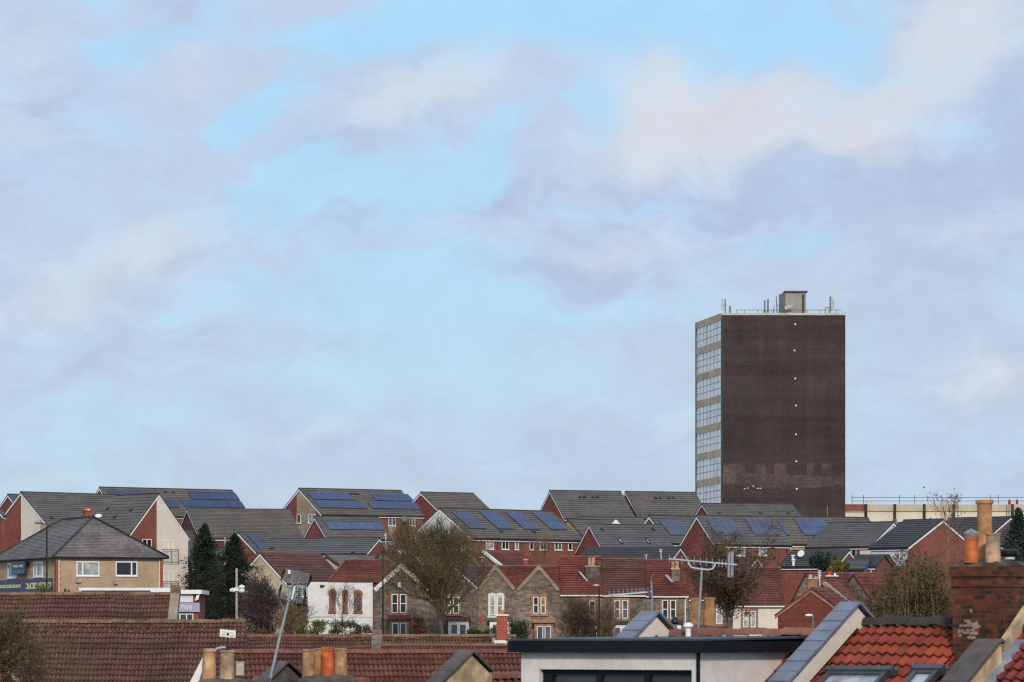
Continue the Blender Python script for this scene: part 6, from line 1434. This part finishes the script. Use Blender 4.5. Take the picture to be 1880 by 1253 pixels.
tree('bushy_tree', 'dense olive brown bushy tree left of the big brick chimney', 'tree', 1695, 98, 1015, 1692, 1102, 126, 100, 21, irr=.12, stems=66, r0=.03, fork=.2, kids=(11, 8, 6), twig='twig_olive', bark='bark_pale', leaf='leaf_olive', nleaf=2, lsize=.036, twr=.006, up=.12, spread=1.0, ll=.9)
tree('overgrown_shrub', 'pale arching bramble stems rising through the olive bushy tree', 'shrub', 1690, 94, 1000, 1682, 1082, 122, 92, 61, irr=.2, stems=22, r0=.014, kids=(5, 4, 3), twig='twig_tan', bark='bark_pale', twr=.005, up=.05, spread=1.1)
tree('slender_tree', 'slender tree with a few dead leaves reaching the sky beside the tall pot', 'tree', 1716, 104, 893, 1722, 975, 42, 86, 4, r0=.04, fork=.55, kids=(13, 6, 4), twig='twig_tan', bark='bark_pale', leaf='leaf_brown', nleaf=1, lsize=.04, twr=.005, up=.35, spread=.8)
tree('overgrown_shrub', 'blurred brown thicket of twigs at the lower left edge', 'shrub', 5, 62, 1090, 14, 1188, 112, 104, 31, stems=60, r0=.018, fork=.2, kids=(14, 9, 7), irr=.2, twig='twig_brown', leaf='leaf_olive', nleaf=1, lsize=.03, twr=.0045, up=.05, spread=1.0)
tree('overgrown_shrub', 'thin dry twigs spreading over the mossy roof at the lower left', 'shrub', 125, 66, 1150, 130, 1215, 120, 72, 37, stems=14, r0=.012, fork=.2, kids=(8, 6, 5), twig='twig_olive', twr=.003, up=.1)
conifer('taller dark conifer beside the pale wooden pole', 376, 322, 963, 1165, 180, 3, n=22000, ragged=.55, sz=.27)
conifer('shorter dark conifer with ragged drooping boughs by the cream gable', 430, 314, 982, 1125, 180, 9, n=16000, ragged=.75, sz=.27)
tree('overgrown_shrub', 'dark purplish bare thicket under the conifers', 'shrub', 480, 298, 1065, 480, 1120, 62, 62, 15, stems=22, r0=.04, kids=(9, 8, 6), twig='twig_purple', bark='bark_dark', twr=.014, up=.2)
tree('overgrown_shrub', 'reddish brown scrub in front of the cream house', 'shrub', 548, 292, 1105, 540, 1140, 58, 36, 16, stems=18, r0=.03, kids=(8, 7, 5), twig='twig_tan', twr=.012, up=.3)
bush('green_shrub', 'bright green shrub at the foot of the white house', 'shrub', 580, 290, 545, 612, 1134, 1172, 41, 'leaf_bright', 2600, .14)
bush('green_shrub', 'olive shrub running from the bright shrub to the first stone gable', 'shrub', 640, 288, 600, 690, 1138, 1172, 42, 'leaf_olive', 3000, .14)
bush('green_shrub', 'yellowish low shrub left of the leaning mast', 'shrub', 450, 286, 395, 500, 1130, 1175, 43, 'leaf_olive', 3200, .15)
bush('ivy_clump', 'dark ivy clump against the left side of the white house', 'ivy', 540, 320, 512, 566, 1085, 1160, 44, 'needle_dark', 4200, .2, clumps=20)
tree('bare_sapling', 'thin bare sapling in front of the white house windows', 'sapling', 630, 300, 1058, 630, 1118, 42, 58, 18, r0=.05, fork=.3, kids=(14, 6, 4), twig='twig_purple', bark='bark_dark', twr=.01, up=.4, spread=.8)
tree('bare_tree', 'fine bare twigs of a small tree behind the fourth stone gable', 'tree', 995, 334, 985, 990, 1022, 58, 40, 19, r0=.06, fork=.4, kids=(12, 7, 5), twig='twig_tan', twr=.01, up=.4)
tree('bare_tree', 'small russet tree between the bare tree crown and the brick house windows', 'tree', 870, 336, 985, 848, 1008, 52, 26, 20, r0=.06, fork=.5, kids=(12, 7, 5), twig='twig_tan', leaf='leaf_brown', nleaf=1, lsize=.09, twr=.011, up=.3)
tree('overgrown_shrub', 'orange brown bush above the red hipped roof', 'shrub', 700, 336, 1000, 706, 1020, 34, 18, 23, stems=9, r0=.03, kids=(8, 7, 4), twig='twig_tan', leaf='leaf_brown', nleaf=2, lsize=.09, twr=.011)
tree('overgrown_shrub', 'tangled brown climber on the front of the stone chimney house', 'shrub', 1060, 312, 1090, 1066, 1138, 58, 52, 24, stems=24, r0=.03, kids=(9, 7, 5), twig='twig_brown', twr=.011, up=.15)
tree('overgrown_shrub', 'upright tan twigs beside the lamp with the silver head', 'shrub', 1112, 308, 1105, 1114, 1146, 34, 50, 25, stems=18, r0=.03, kids=(8, 6, 4), twig='twig_tan', twr=.01, up=.5, spread=.6)
tree('overgrown_shrub', 'rusty bush beside the bay of the first stone gable', 'shrub', 770, 306, 1132, 768, 1155, 26, 24, 26, stems=9, r0=.03, kids=(8, 7, 5), twig='twig_red', leaf='leaf_brown', nleaf=2, lsize=.07, twr=.01)
bush('hedge', 'clipped dark green hedge behind the bright red chimney', 'hedge', 905, 300, 850, 916, 1148, 1182, 45, 'hedge_green', 3600, .13, clumps=22)
bush('green_shrub', 'rounded dark green bush just right of the bright red chimney', 'shrub', 945, 280, 926, 970, 1138, 1185, 46, 'hedge_green', 3600, .13, clumps=18)
conifer('blue green conifer at the right picture edge', 1870, 215, 936, 1150, 120, 12, 'needle_blue', 16000, ragged=.45, sz=.24)
bush('small_tree', 'grey green leafy tree between the pale pot and the edge conifer', 'tree', 1850, 205, 1828, 1890, 985, 1110, 47, 'needle_blue', 6000, .16, clumps=16)
bush('small_tree', 'small dark green tree in front of the low charcoal roof', 'tree', 1505, 318, 1486, 1524, 1014, 1054, 48, 'needle_blue', 2800, .2, clumps=16)
bush('small_tree', 'small yellow green tree beside the brick gable with white verge', 'tree', 1541, 316, 1524, 1560, 1018, 1056, 49, 'leaf_yellow', 2800, .2, clumps=16)
bush('green_shrub', 'bright green shrub before the shop fascia of the beige building', 'shrub', 84, 175, 64, 101, 1070, 1100, 50, 'leaf_bright', 1200, .07)
bush('green_shrub', 'tiny green weed tuft on the lichen ridge below the beige wall', 'shrub', 121, 166, 114, 128, 1080, 1096, 51, 'leaf_bright', 400, .06, clumps=5)
tree('bushy_tree', 'lower olive bush between the red roof cluster and the bushy tree', 'tree', 1612, 101, 1045, 1612, 1108, 62, 64, 71, irr=.15, stems=34, r0=.03, fork=.2, kids=(10, 8, 6), twig='twig_olive', bark='bark_pale', leaf='leaf_olive', nleaf=2, lsize=.036, twr=.006, up=.12, ll=.9)
